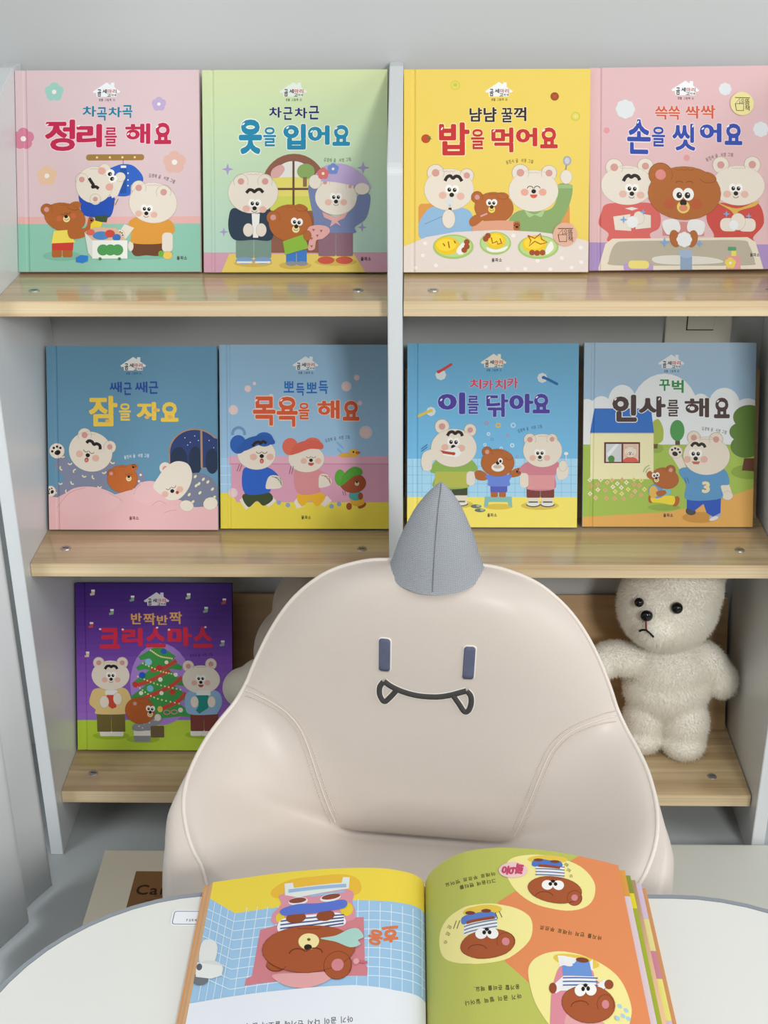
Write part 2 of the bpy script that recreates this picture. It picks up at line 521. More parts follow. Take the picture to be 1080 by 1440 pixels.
CR, BR, ED = '#e6dccd', '#b3662e', '#8a4a20'
W_, H_ = .21, .2264
def groove(u):
    if u < .0085 or u > .0135: return 0
    if u < .0100: return .0011*(u-.0085)/.0015
    if u < .0120: return .0011
    return .0011*(.0135-u)/.0015
def cover_surf(u, v, h): return (u, groove(u)-h, v)
def cover_art(c):
    f = homog(c, [(0, 1), (1, 1), (1, 0), (0, 0)])
    return Art(lambda x, y: tuple(a*b for a, b in zip(f(x, y), (W_, H_))), W_, H_, cover_surf, (.0085, .0100, .0120, .0135))
def legs(A, x0, x1, y0, y1, c, gap=4, edge=None):
    m = (x0+x1)/2
    A.rr(x0, y0, m-gap/2, y1, 8, c); A.rr(m+gap/2, y0, x1, y1, 8, c); A.rect(x0+6, y0, x1-6, y0+(y1-y0)*.3, c)

def art_tidy(A):
    A.rect(0, 0, 1100, 1200, '#dcc3c6'); A.rect(0, 846, 1100, 890, '#e5b1ac'); A.rect(0, 883, 1100, 1200, '#8fc6b0')
    for x, y, r, c in ((285, 193, 50, '#9dcdc0'), (830, 260, 38, '#bfaad0'), (125, 437, 58, '#d5829b'), (912, 564, 60, '#e0b5a8'), (250, 632, 53, '#e4c09f')): A.flower(x, y, r, c)
    A.logo(558, 195, 1, '#eceef0', '#4a4468', '①')
    A.title([('차', 433, 268, 505, 324), ('곡', 508, 274, 560, 346), ('차', 567, 274, 638, 328), ('곡', 640, 264, 693, 332)], '#1b7f9d', '#e8d4d6', .05)
    A.title([('정', 238, 338, 396, 503), ('리', 402, 362, 536, 485), ('를', 549, 380, 613, 480), ('해', 656, 360, 786, 468), ('요', 806, 357, 895, 470)], '#c0264e', '#f2d3d8', .05, hi=[(250, 365, -30), (415, 372, -25), (672, 415, -40), (822, 378, -40)])
    A.rr(453, 521, 755, 553, 15, '#a27c42')
    for x in (510, 577, 642, 706): A.ell(x, 537, 6, 6, '#ead9b0', 0, 10)
    A.stroke([(646, 545), (646, 575), (628, 590), (664, 590), (646, 575)], 3, '#6a5a48')
    A.blob([(600, 585), (645, 572), (700, 582), (745, 630), (745, 670), (690, 680), (680, 735), (605, 732), (600, 660), (565, 640), (575, 600)], '#2f63c2')
    A.rect(632, 595, 664, 725, '#24539f'); A.rect(634, 580, 662, 592, '#f0eee8')
    for y in (620, 655, 685): A.ell(672, y, 4, 4, '#f0eee8', 0, 8)
    A.author('김경애', 778, 632, 916, 668, '#4a3a3a', 22, 8)
    A.blob([(418, 725), (470, 720), (560, 745), (602, 740), (582, 845), (500, 850), (440, 835), (425, 790)], '#2150b6')
    A.poly([(500, 842), (570, 838), (562, 876), (505, 872)], '#3c5236')
    A.poly([(575, 720), (605, 640), (650, 660), (620, 735), (590, 750)], CR); A.hand(632, 640, 26, 24, CR)
    A.head(497, 680, 95, 95, CR, [(432, 652, 33), (503, 755, 28)], 10)
    A.hand(552, 600, 28, 30, CR, -20)
    A.face(560, 648, 15, 'open', 65, False, None, look=(0, 0), nose=False, cheeks='#e2ab9c')
    A.stroke([(470, 645), (482, 665), (492, 680), (488, 692), (505, 690), (520, 700)], 16, '#2a211d', True)
    A.stroke([(592, 782), (606, 752)], 3, '#6a4a42'); A.stroke([(606, 786), (622, 754)], 3, '#6a4a42')
    A.ell(330, 1050, 100, 26, '#7fb9a2'); A.ell(760, 1040, 150, 30, '#7fb9a2')
    A.head(345, 850, 108, 74, BR, [(250, 808, 30)], 15, (395, 790, 36, 22, -20), ED)
    A.rr(278, 980, 330, 1058, 10, BR); A.rr(334, 980, 386, 1058, 10, BR)
    A.poly([(282, 975), (392, 975), (388, 1022), (280, 1020)], '#cf3f34')
    A.poly([(288, 920), (360, 915), (402, 980), (276, 985)], '#f0dc5c')
    A.blob([(365, 905), (450, 905), (470, 850), (495, 860), (490, 900), (450, 950), (375, 960)], BR)
    A.face(352, 845, 12, 'closed', -10, muzzle='#f2dfa0', cheeks='#c9683e')
    A.paw(485, 862, 16, 20)
    A.poly([(480, 885), (500, 866), (542, 876), (528, 915), (478, 915)], '#ecd23a')
    A.blob([(686, 980), (740, 960), (845, 965), (860, 1010), (835, 1050), (770, 1048), (705, 1048)], '#6e432a')
    A.ell(688, 1000, 14, 26, CR)
    A.blob([(680, 870), (760, 840), (850, 850), (905, 880), (912, 930), (860, 940), (855, 985), (700, 985), (690, 940)], '#dd9a3c')
    A.poly([(655, 885), (705, 905), (660, 965), (612, 950)], CR); A.hand(632, 940, 24, 26, CR); A.paw(632, 940, 24, 30)
    A.rr(850, 930, 905, 1030, 20, CR); A.hand(880, 1048, 24, 20, '#ecc95a'); A.ell(845, 1040, 14, 16, '#6fb23c')
    A.head(802, 775, 124, 105, CR, [(728, 697, 38), (857, 720, 38)], 8)
    A.face(768, 830, 13, 'open', 5)
    A.poly([(452, 925), (492, 975), (670, 975), (612, 905), (500, 900)], '#d8b79a')
    A.ell(535, 945, 45, 22, '#4a86c4'); A.ell(580, 935, 26, 20, '#cc4a3c'); A.ell(480, 928, 22, 16, '#d86a5a'); A.ell(615, 955, 22, 18, '#3f6fb8')
    A.poly([(448, 925), (492, 972), (492, 1062), (468, 1035)], '#dcdfd6'); A.rect(490, 970, 672, 1065, '#ecede4')
    for x in (545, 583, 620): A.ell(x, 1020, 30, 29, '#4f9a55')
    A.ell(530, 1066, 8, 8, '#3f7f4a'); A.ell(630, 1066, 8, 8, '#3f7f4a')
    A.poly([(405, 1060), (430, 1046), (468, 1050), (466, 1078), (440, 1088), (405, 1082)], '#2f7fd0')
    A.publisher(953, 1062)

def art_dress(A):
    A.grad(70, 1035, '#cfdba6', '#b5d6c6'); A.rect(0, 1032, 1100, 1200, '#d2a0b2')
    A.logo(535, 195, 1, '#dfe6dc', '#3a4a5c', '②')
    A.title([('차', 408, 274, 474, 330), ('근', 482, 274, 530, 342), ('차', 541, 278, 608, 334), ('근', 615, 268, 669, 340)], '#25276e', '#dfe8c4', .05)
    A.title([('옷', 250, 338, 372, 520), ('을', 378, 378, 445, 480), ('입', 482, 362, 600, 497), ('어', 610, 370, 724, 472), ('요', 738, 368, 830, 478)], '#1f87aa', '#f0f2e6', .055, hi=[(275, 362, -40), (505, 382, -40), (630, 402, -40), (758, 386, -40)])
    A.author('김경애', 692, 548, 836, 546, '#5a5a48', 22, -6)
    for x, y, r in ((192, 598, 32), (172, 925, 24), (898, 592, 34), (893, 902, 26)): A.star(x, y, r, '#a69ac8')
    A.poly([(370, 690)]+[(538+168*math.cos(math.radians(t)), 690+172*math.sin(math.radians(t))) for t in range(180, 361, 10)]+[(706, 1034), (370, 1034)], '#8f5d4a')
    A.poly([(415, 690)]+[(535+122*math.cos(math.radians(t)), 690+134*math.sin(math.radians(t))) for t in range(180, 361, 10)]+[(657, 815), (415, 815)], '#e4e2da')
    A.rect(416, 640, 656, 815, '#e2d66c'); A.rect(416, 740, 656, 815, '#cfd35c')
    A.blob([(420, 640), (425, 600), (470, 575), (490, 600), (460, 640)], '#d9a8a4'); A.ell(600, 610, 46, 40, '#8aa860'); A.rect(585, 640, 605, 690, '#8a6a4a')
    A.rect(530, 556, 541, 815, '#6a4638'); A.rect(416, 696, 656, 707, '#6a4638')
    A.poly([(200, 1040), (850, 1040), (912, 1140), (158, 1140)], '#e6cb66')
    for x, y, rx in ((325, 1088, 100), (545, 1100, 85), (755, 1082, 110)): A.ell(x, y, rx, 20, '#d2b452')
    A.rr(235, 955, 328, 1062, 8, '#7c978a'); A.rr(330, 955, 420, 1062, 8, '#7c978a')
    for x in (280, 375): A.ell(x, 1074, 46, 18, '#7f9fc8'); A.rect(x-40, 1078, x+40, 1088, '#e8e8e8')
    A.blob([(225, 800), (198, 850), (200, 925), (235, 968), (330, 966), (420, 966), (432, 880), (415, 810), (330, 830)], '#2c3d50')
    A.poly([(318, 830), (360, 830), (352, 955), (325, 955)], '#eeece6')
    A.hand(300, 915, 26, 34, CR); A.hand(368, 915, 26, 34, CR)
    A.head(325, 720, 130, 108, CR, [(262, 662, 38), (388, 662, 38)])
    A.face(333, 802, 14, 'open', 3, False); A.stroke([(290, 722), (305, 706), (322, 708), (332, 716), (345, 706), (362, 704), (378, 720)], 16, '#2a211d', True)
    A.blob([(612, 690), (660, 690), (680, 790), (760, 850), (850, 800), (872, 735), (934, 735), (915, 850), (855, 900), (850, 932), (665, 932), (640, 850)], '#7582aa')
    A.rr(665, 930, 755, 1052, 8, '#8f6a78'); A.rr(757, 930, 845, 1052, 8, '#8f6a78')
    for x in (705, 800): A.ell(x, 1073, 44, 20, '#cc5842')
    A.head(757, 745, 108, 92, CR, [(700, 668, 24), (830, 690, 20)])
    A.face(757, 768, 13, 'open')
    A.blob([(640, 640), (700, 582), (800, 573), (885, 620), (932, 680), (930, 700), (850, 685), (740, 665), (660, 660)], '#b9a5cc')
    A.hand(648, 665, 32, 36, CR); A.hand(892, 702, 38, 30, CR)
    A.flower(690, 622, 32, '#d4736c', '#efe0d0'); A.flower(742, 598, 30, '#6f8cc8', '#efe0d0')
    A.poly([(685, 822), (750, 850), (820, 822), (800, 855), (765, 870), (782, 895), (755, 880), (725, 900), (735, 868), (695, 850)], '#dca6a2')
    A.head(520, 880, 112, 96, BR, [(430, 850, 34)], 5, (578, 800, 34, 18, 20), ED)
    A.rr(497, 1025, 550, 1090, 8, '#3f7cc4'); A.rr(552, 1020, 605, 1085, 8, '#3f7cc4')
    for x in (525, 580): A.ell(x, 1090, 30, 12, '#8a929c')
    A.poly([(480, 975), (590, 938), (615, 1010), (492, 1045)], '#8fba3e')
    A.face(550, 898, 13, 'open', 8, muzzle='#f2dfa0', cheeks=None)
    A.blob([(618, 900), (660, 890), (710, 898), (725, 925), (690, 960), (655, 970), (645, 1015), (612, 1018), (618, 960), (605, 930)], '#e2aaa4')
    for x, y in ((640, 915), (680, 920), (660, 945), (630, 960), (630, 1000)): A.star(x, y, 9, '#b85a50', .5, 3)
    A.hand(608, 945, 20, 26, BR, 0, ED)
    A.publisher(912, 1066)

def egg(A, x, y, rx, ry, ex, ey):
    A.ell(x, y, rx, ry, '#a5c671'); A.ell(x, y-2, rx*.9, ry*.86, '#bcd68a')
    A.ell(ex, ey, rx*.6, ry*.72, '#efc71f'); A.ell(ex-4, ey-5, rx*.48, ry*.5, '#f5d738')
def sticker(A, cx, cy, r, c, k):
    A.ell(cx, cy, r, r, c, 0, 40)
    q = lambda pts: [(cx+x*r, cy+y*r) for x, y in pts]
    for p in ([(-.6, -.5), (.66, -.5)], [(-.58, .02), (-.48, .6), (.12, .6), (.14, .02), (-.6, .02), (-.2, -.42), (-.2, .02)]): A.stroke(q(p), k, '#2a2018')
    A.glyph_in('으', (cx-.1*r, cy-.4*r, cx+.2*r, cy-.05*r), '#2a2018', .01)
    A.glyph_in('뜸', (cx+.24*r, cy-.4*r, cx+.64*r, cy+.16*r), '#2a2018', .01)
    A.glyph_in('책', (cx+.24*r, cy+.18*r, cx+.64*r, cy+.62*r), '#2a2018', .01)

def art_eat(A):
    A.rect(0, 0, 1100, 1200, '#ecd062')
    A.ring(332, 162, 22, 6, '#cbd04a'); A.ell(332, 160, 11, 9, '#c3c84a'); A.ell(847, 221, 22, 22, '#9a4f22'); A.star(847, 221, 20, '#c4512a', .3, 4, 45)
    A.ring(955, 325, 21, 6, '#c6cc42'); A.star(955, 325, 14, '#e4e08a', .5, 5); A.ell(178, 440, 24, 23, '#bf4a22'); A.star(196, 438, 15, '#4f7a35', .4, 5)
    A.logo(558, 195, 1, '#eff1ee', '#5a4a32', '③')
    A.title([('냠', 405, 278, 470, 352), ('냠', 478, 276, 546, 354), ('꿀', 570, 280, 628, 356), ('꺽', 634, 276, 700, 350)], '#33222c', '#f6ecc8', .06)
    A.title([('밥', 246, 355, 405, 528), ('을', 412, 390, 481, 496), ('먹', 518, 382, 632, 512), ('어', 645, 383, 756, 481), ('요', 770, 382, 862, 492)], '#c6302e', '#f5e3b4', .055, hi=[(262, 388, -60), (532, 400, -40), (790, 398, -40)])
    A.author('윤진서', 592, 566, 736, 562, '#5a4a28', 22, 10)
    A.rr(138, 778, 250, 960, 22, '#dd9a4c'); A.rr(840, 778, 922, 960, 20, '#dd9a4c')
    A.blob([(150, 860), (200, 800), (300, 790), (395, 810), (425, 860), (445, 935), (330, 950), (165, 965), (138, 910)], '#90b8da')
    A.head(297, 705, 128, 108, CR, [(228, 618, 44), (390, 632, 36)])
    A.face(311, 733, 15, 'open', 3, False, None); A.stroke([(276, 660), (288, 640), (304, 634), (318, 646), (332, 636), (350, 640), (364, 662)], 17, '#2a211d', True)
    A.stroke([(300, 770), (302, 815)], 12, '#c8c8cc'); A.ell(300, 768, 22, 14, '#dadbde'); A.rect(294, 800, 310, 818, '#2a2220')
    A.hand(295, 858, 33, 48, CR); A.stroke([(170, 885), (260, 845)], 2.5, '#5f86aa')
    A.blob([(600, 880), (660, 815), (800, 815), (850, 770), (862, 680), (936, 690), (915, 800), (862, 900), (840, 945), (620, 945)], '#8aa868')
    A.head(735, 712, 128, 108, CR, [(668, 618, 44), (816, 620, 40)])
    A.face(736, 715, 15, 'smile', 0, False, 'open', mcol='#d9604a', cheeks='#e6a796')
    A.blob([(690, 815), (740, 835), (790, 812), (775, 848), (740, 838), (712, 850)], '#a9c98c')
    A.hand(905, 640, 30, 36, CR); A.rr(860, 680, 938, 700, 8, '#9dba80')
    A.ell(910, 556, 22, 25, '#a8aab0'); A.ell(910, 556, 13, 16, '#c9cbd0'); A.stroke([(906, 578), (902, 604)], 7, '#8a8c92')
    A.head(530, 800, 100, 80, BR, [(443, 745, 30)], 4, (576, 738, 32, 18, 10), ED)
    A.face(518, 797, 12, 'open', 0, muzzle='#f0d768', cheeks=None)
    A.blob([(428, 880), (520, 868), (605, 868), (642, 880), (645, 945), (440, 945)], '#dda083'); A.blob([(405, 860), (440, 835), (490, 845), (470, 865), (430, 895), (405, 890)], BR)
    A.rr(630, 872, 664, 918, 10, BR); A.paw(648, 895, 20, 0)
    A.stroke([(460, 845), (495, 830)], 9, '#d8a0a0')
    A.poly([(40, 1010), (180, 952), (330, 926), (540, 916), (760, 926), (900, 945), (1060, 985), (1060, 1200), (40, 1200)], '#e4d8d0')
    for x, y in ((172, 985), (160, 1048), (228, 1100), (122, 1112), (485, 1108), (600, 1118), (690, 1118), (755, 1076), (880, 1062), (978, 1008), (980, 1084), (820, 1120), (630, 945), (930, 1112)): A.ell(x, y, 11, 10, '#f1ebe6', 0, 12)
    egg(A, 318, 1003, 106, 64, 285, 998); egg(A, 536, 985, 82, 60, 540, 972); egg(A, 758, 1005, 106, 62, 738, 990)
    A.blob([(335, 1020), (370, 980), (390, 1000), (370, 1040), (345, 1042)], '#f0eee4'); A.blob([(490, 1005), (540, 1018), (600, 1000), (580, 1025), (530, 1032), (500, 1025)], '#f0eee4'); A.blob([(800, 1010), (825, 975), (838, 1010), (810, 1040), (795, 1040)], '#f0eee4')
    for x, y in ((388, 978), (388, 1002), (375, 1020), (486, 962), (498, 946), (726, 1034), (752, 1036), (780, 1034)): A.ell(x, y, 15, 15, '#a24a20', 0, 14)
    for a in ([(265, 985), (275, 1000)], [(292, 975), (298, 1010)], [(322, 972), (330, 985)], [(515, 955), (522, 985), (545, 975), (548, 990), (568, 985), (560, 960)], [(705, 945), (740, 960), (770, 935), (775, 965), (805, 980), (770, 990), (740, 975), (710, 1000), (720, 970), (705, 945)]): A.stroke(a, 6, '#a8501e')
    A.publisher(543, 1072)

def art_wash(A):
    A.rect(0, 0, 1250, 1300, '#dfb9bb'); A.rect(0, 1052, 1250, 1300, '#aa8ec2')
    A.cloud(275, 300, 54, '#dde1e2'); A.cloud(833, 177, 36, '#dde1e2'); A.cloud(1034, 400, 44, '#dde1e2')
    A.ell(170, 421, 17, 17, '#e29a9c'); A.ell(617, 568, 17, 17, '#e29a9c')
    A.logo(610, 188, 1.08, '#eef0f0', '#5a4a5a', '④')
    A.title([('쓱', 440, 280, 512, 356), ('쓱', 514, 277, 581, 356), ('싹', 610, 274, 692, 347), ('싹', 695, 268, 778, 346)], '#d2593a', '#f0d6d2', .05)
    A.title([('손', 284, 355, 416, 552), ('을', 422, 395, 496, 508), ('씻', 536, 375, 666, 528), ('어', 690, 370, 813, 478), ('요', 830, 370, 930, 492)], '#2c4aa8', '#f0dcdc', .055, hi=[(345, 372, -60), (652, 388, -70), (708, 402, -40), (850, 386, -40)])
    A.author('윤진서', 724, 580, 880, 548, '#5a4444', 24, 14)
    A.blob([(170, 835), (300, 825), (425, 830), (468, 890), (462, 965), (410, 1000), (405, 1050), (185, 1050), (178, 1000), (125, 950), (140, 880)], '#d6655e')
    A.head(283, 728, 145, 110, CR, [(212, 628, 48), (386, 618, 44)])
    A.face(309, 775, 16, 'open', 3, False); A.stroke([(262, 705), (275, 682), (292, 672), (306, 682), (322, 672), (342, 678), (354, 698)], 19, '#2a211d', True)
    A.poly([(205, 905), (300, 890), (305, 985), (215, 980)], CR); A.poly([(325, 880), (415, 895), (415, 965), (330, 975)], CR); A.hand(348, 910, 30, 36, CR); A.cloud(312, 935, 34, '#e8ebea')
    A.poly([(270, 858), (310, 850), (345, 858), (310, 870)], '#e6dad2')
    A.blob([(735, 870), (800, 820), (910, 830), (1020, 820), (1052, 930), (992, 1010), (985, 1050), (775, 1050), (770, 1000), (732, 930)], '#ca4a3e')
    A.head(908, 720, 148, 112, CR, [(808, 605, 46), (986, 600, 46)])
    A.face(893, 765, 16, 'open', 0)
    A.blob([(790, 818), (900, 850), (1020, 805), (1000, 835), (915, 862), (890, 890), (860, 860)], '#dcb04c')
    A.rr(805, 905, 905, 980, 30, CR); A.rr(905, 905, 1005, 980, 30, CR); A.hand(905, 925, 42, 48, CR); A.cloud(880, 945, 28, '#e8ebea')
    A.head(604, 768, 204, 150, '#b0662a', [(470, 665, 66)], 0, (738, 678, 48, 30, 20), '#7d4316', '#dd8a84')
    A.face(597, 822, 24, 'open', 0, muzzle='#e8cb68', mouth=None, cheeks='#b9582e', sep=1.05)
    A.ell(597, 852, 24, 18, '#dd8668'); A.arc(575, 715, 22, 14, 200, 340, 4, '#7d4316'); A.arc(632, 715, 22, 14, 200, 340, 4, '#7d4316')
    A.rect(480, 930, 715, 1010, '#d58a86')
    A.blob([(480, 930), (560, 918), (578, 980), (505, 1002)], '#e8e6e4'); A.blob([(635, 918), (715, 930), (700, 1002), (622, 980)], '#e8e6e4')
    A.poly([(160, 1060), (200, 1030), (960, 1012), (1005, 1040), (1052, 1200), (1045, 1225), (125, 1225), (122, 1195)], '#e5dac4')
    A.blob([(215, 1060), (300, 1042), (600, 1036), (920, 1030), (968, 1060), (1000, 1150), (960, 1172), (560, 1178), (210, 1180), (180, 1150)], '#b8ae99')
    A.blob([(425, 1135), (520, 1120), (700, 1125), (800, 1140), (805, 1160), (600, 1172), (450, 1165)], '#dcd9cc')
    A.hand(550, 1025, 28, 48, '#b0662a', -12, '#7d4316'); A.hand(648, 1025, 28, 48, '#b0662a', 12, '#7d4316'); A.cloud(602, 1030, 44, '#e8ebea')
    for x, y, r in ((492, 1048, 30), (688, 1052, 22), (263, 922, 24), (372, 878, 18), (840, 882, 22), (965, 893, 18)): A.star(x, y, r, '#7ba6d8')
    A.rr(580, 1100, 646, 1210, 6, '#8ea4c0'); A.blob([(570, 1098), (610, 1085), (646, 1098), (640, 1130), (590, 1130)], '#9fb4cc')
    A.rr(262, 1165, 428, 1215, 20, '#b79ac8'); A.rr(288, 1152, 405, 1198, 22, '#e9d878')
    A.rr(838, 1118, 920, 1210, 16, '#de9a98'); A.flower(862, 1160, 32, '#e9cf58'); A.rect(868, 1085, 895, 1120, '#e8d65c'); A.rr(848, 1068, 895, 1090, 6, '#4f9a6a')
    A.publisher(1000, 1112)

def art_sleep(A):
    A.rect(0, 0, 1100, 1200, '#6594b0')
    A.logo(567, 185, 1, '#e8e8e4', '#34568a', '⑤')
    A.title([('쌔', 432, 272, 502, 332), ('근', 511, 277, 556, 347), ('쌔', 574, 272, 645, 334), ('근', 652, 271, 705, 341)], '#2d4a9a', None, .05)
    A.title([('잠', 315, 350, 476, 520), ('을', 484, 392, 551, 489), ('자', 582, 385, 712, 488), ('요', 717, 386, 816, 496)], '#efcb50', None, .06)
    for x, y in ((420, 490), (640, 470), (770, 470), (690, 430)): A.ell(x, y, 14, 10, '#e9b25a', 0, 10)
    A.author('윤진서', 508, 694, 650, 684, '#e4ecf0', 22, 6)
    A.poly([(758, 755), (758, 660)]+[(905+147*math.cos(math.radians(t)), 665+132*math.sin(math.radians(t))) for t in range(180, 330, 10)]+[(1100, 600), (1100, 755)], '#a98a72')
    A.poly([(766, 750), (766, 660)]+[(905+139*math.cos(math.radians(t)), 667+126*math.sin(math.radians(t))) for t in range(180, 330, 10)]+[(1100, 610), (1100, 750)], '#2e4074')
    for x, y, rx, ry in ((815, 710, 48, 75), (908, 710, 38, 78), (1000, 715, 38, 70)): A.ell(x, y, rx, ry, '#26344e')
    for x, y in ((850, 585), (905, 575), (880, 610), (985, 600), (865, 625), (1010, 640), (925, 600)): A.ell(x, y, 3, 3, '#d8dff0', 0, 6)
    A.rect(936, 535, 948, 752, '#a98a72')
    A.blob([(120, 720), (175, 665), (190, 690), (260, 760), (330, 760), (430, 700), (470, 740), (420, 800), (390, 890), (130, 910), (85, 900), (150, 840), (170, 800), (130, 760)], '#8288a0')
    for x, y, a in ((165, 680, 30), (160, 750, 80), (205, 720, 10), (235, 770, 140), (285, 790, 30), (340, 800, 80), (150, 830, 20), (220, 830, 60), (395, 770, 0), (445, 715, 30), (120, 880, 40), (190, 880, 80), (370, 850, 20)): A.arc(x, y, 11, 11, a, a+150, 7, '#e4dcb8', 6)
    A.hand(133, 655, 42, 42, CR, -30); A.paw(133, 655, 42, -20)
    A.hand(95, 880, 28, 30, CR); A.paw(98, 880, 26, -60)
    A.head(322, 660, 122, 110, CR, [(290, 568, 38), (430, 634, 34)], 18)
    A.face(306, 680, 15, 'closed', 15, False, 'o'); A.stroke([(300, 612), (312, 600), (330, 604), (342, 620), (356, 616), (374, 626), (376, 648)], 17, '#2a211d', True)
    A.blob([(520, 860), (580, 770), (620, 790), (610, 850), (560, 880)], '#8288a0')
    for x, y in ((530, 850), (600, 790), (590, 825), (555, 865)): A.ell(x, y, 7, 7, '#e8e4d0', 0, 8)
    A.head(498, 812, 84, 76, '#c2682e', [(436, 782, 22)], 0, None, ED)
    A.rr(530, 730, 585, 765, 14, '#c2682e'); A.paw(562, 742, 18, 30)
    A.face(534, 800, 10, 'closed', 0, muzzle='#f2e0b0', cheeks=None)
    A.blob([(700, 880), (720, 800), (800, 830), (900, 780), (985, 800), (1040, 880), (1050, 960), (930, 980), (890, 950), (800, 960)], '#7a8096')
    for x, y in ((905, 800), (950, 815), (975, 830), (910, 850), (1000, 870), (870, 900), (930, 890), (965, 930), (1010, 915), (890, 940), (925, 840)): A.ell(x, y, 11, 7, '#e4dcb8', -50, 10)
    A.poly([(60, 1150), (60, 900), (130, 915), (180, 890), (280, 855), (380, 870), (450, 900), (520, 880), (560, 870), (600, 830), (680, 830), (700, 900), (820, 930), (900, 970), (1060, 960), (1060, 1200), (60, 1200)], '#e6b8ba')
    A.blob([(130, 960), (210, 870), (330, 855), (440, 890), (480, 940), (400, 1000), (200, 1010)], '#e8bcbe'); A.blob([(555, 910), (590, 840), (670, 825), (740, 870), (760, 930), (650, 960)], '#e8bcbe')
    for p in ([(130, 970), (200, 890), (290, 860)], [(420, 890), (470, 915), (495, 935)], [(560, 900), (575, 865), (600, 842)], [(730, 1000), (760, 990), (800, 985)], [(660, 960), (700, 935), (740, 950)]): A.stroke(p, 2.5, '#c99498', True)
    A.ell(738, 752, 32, 32, CR); A.ell(738, 756, 16, 16, '#d39a92')
    A.blob([(670, 860), (700, 800), (740, 750), (800, 715), (865, 730), (888, 790), (870, 860), (820, 920), (760, 930), (720, 905)], CR)
    A.face(776, 880, 14, 'closed', -18, False, None); A.ell(804, 888, 9, 9, '#b5483c'); 
    A.hand(855, 962, 38, 30, CR, 10); A.hand(988, 950, 40, 34, CR, -20)
    A.publisher(560, 1030, '#6a3a3c')

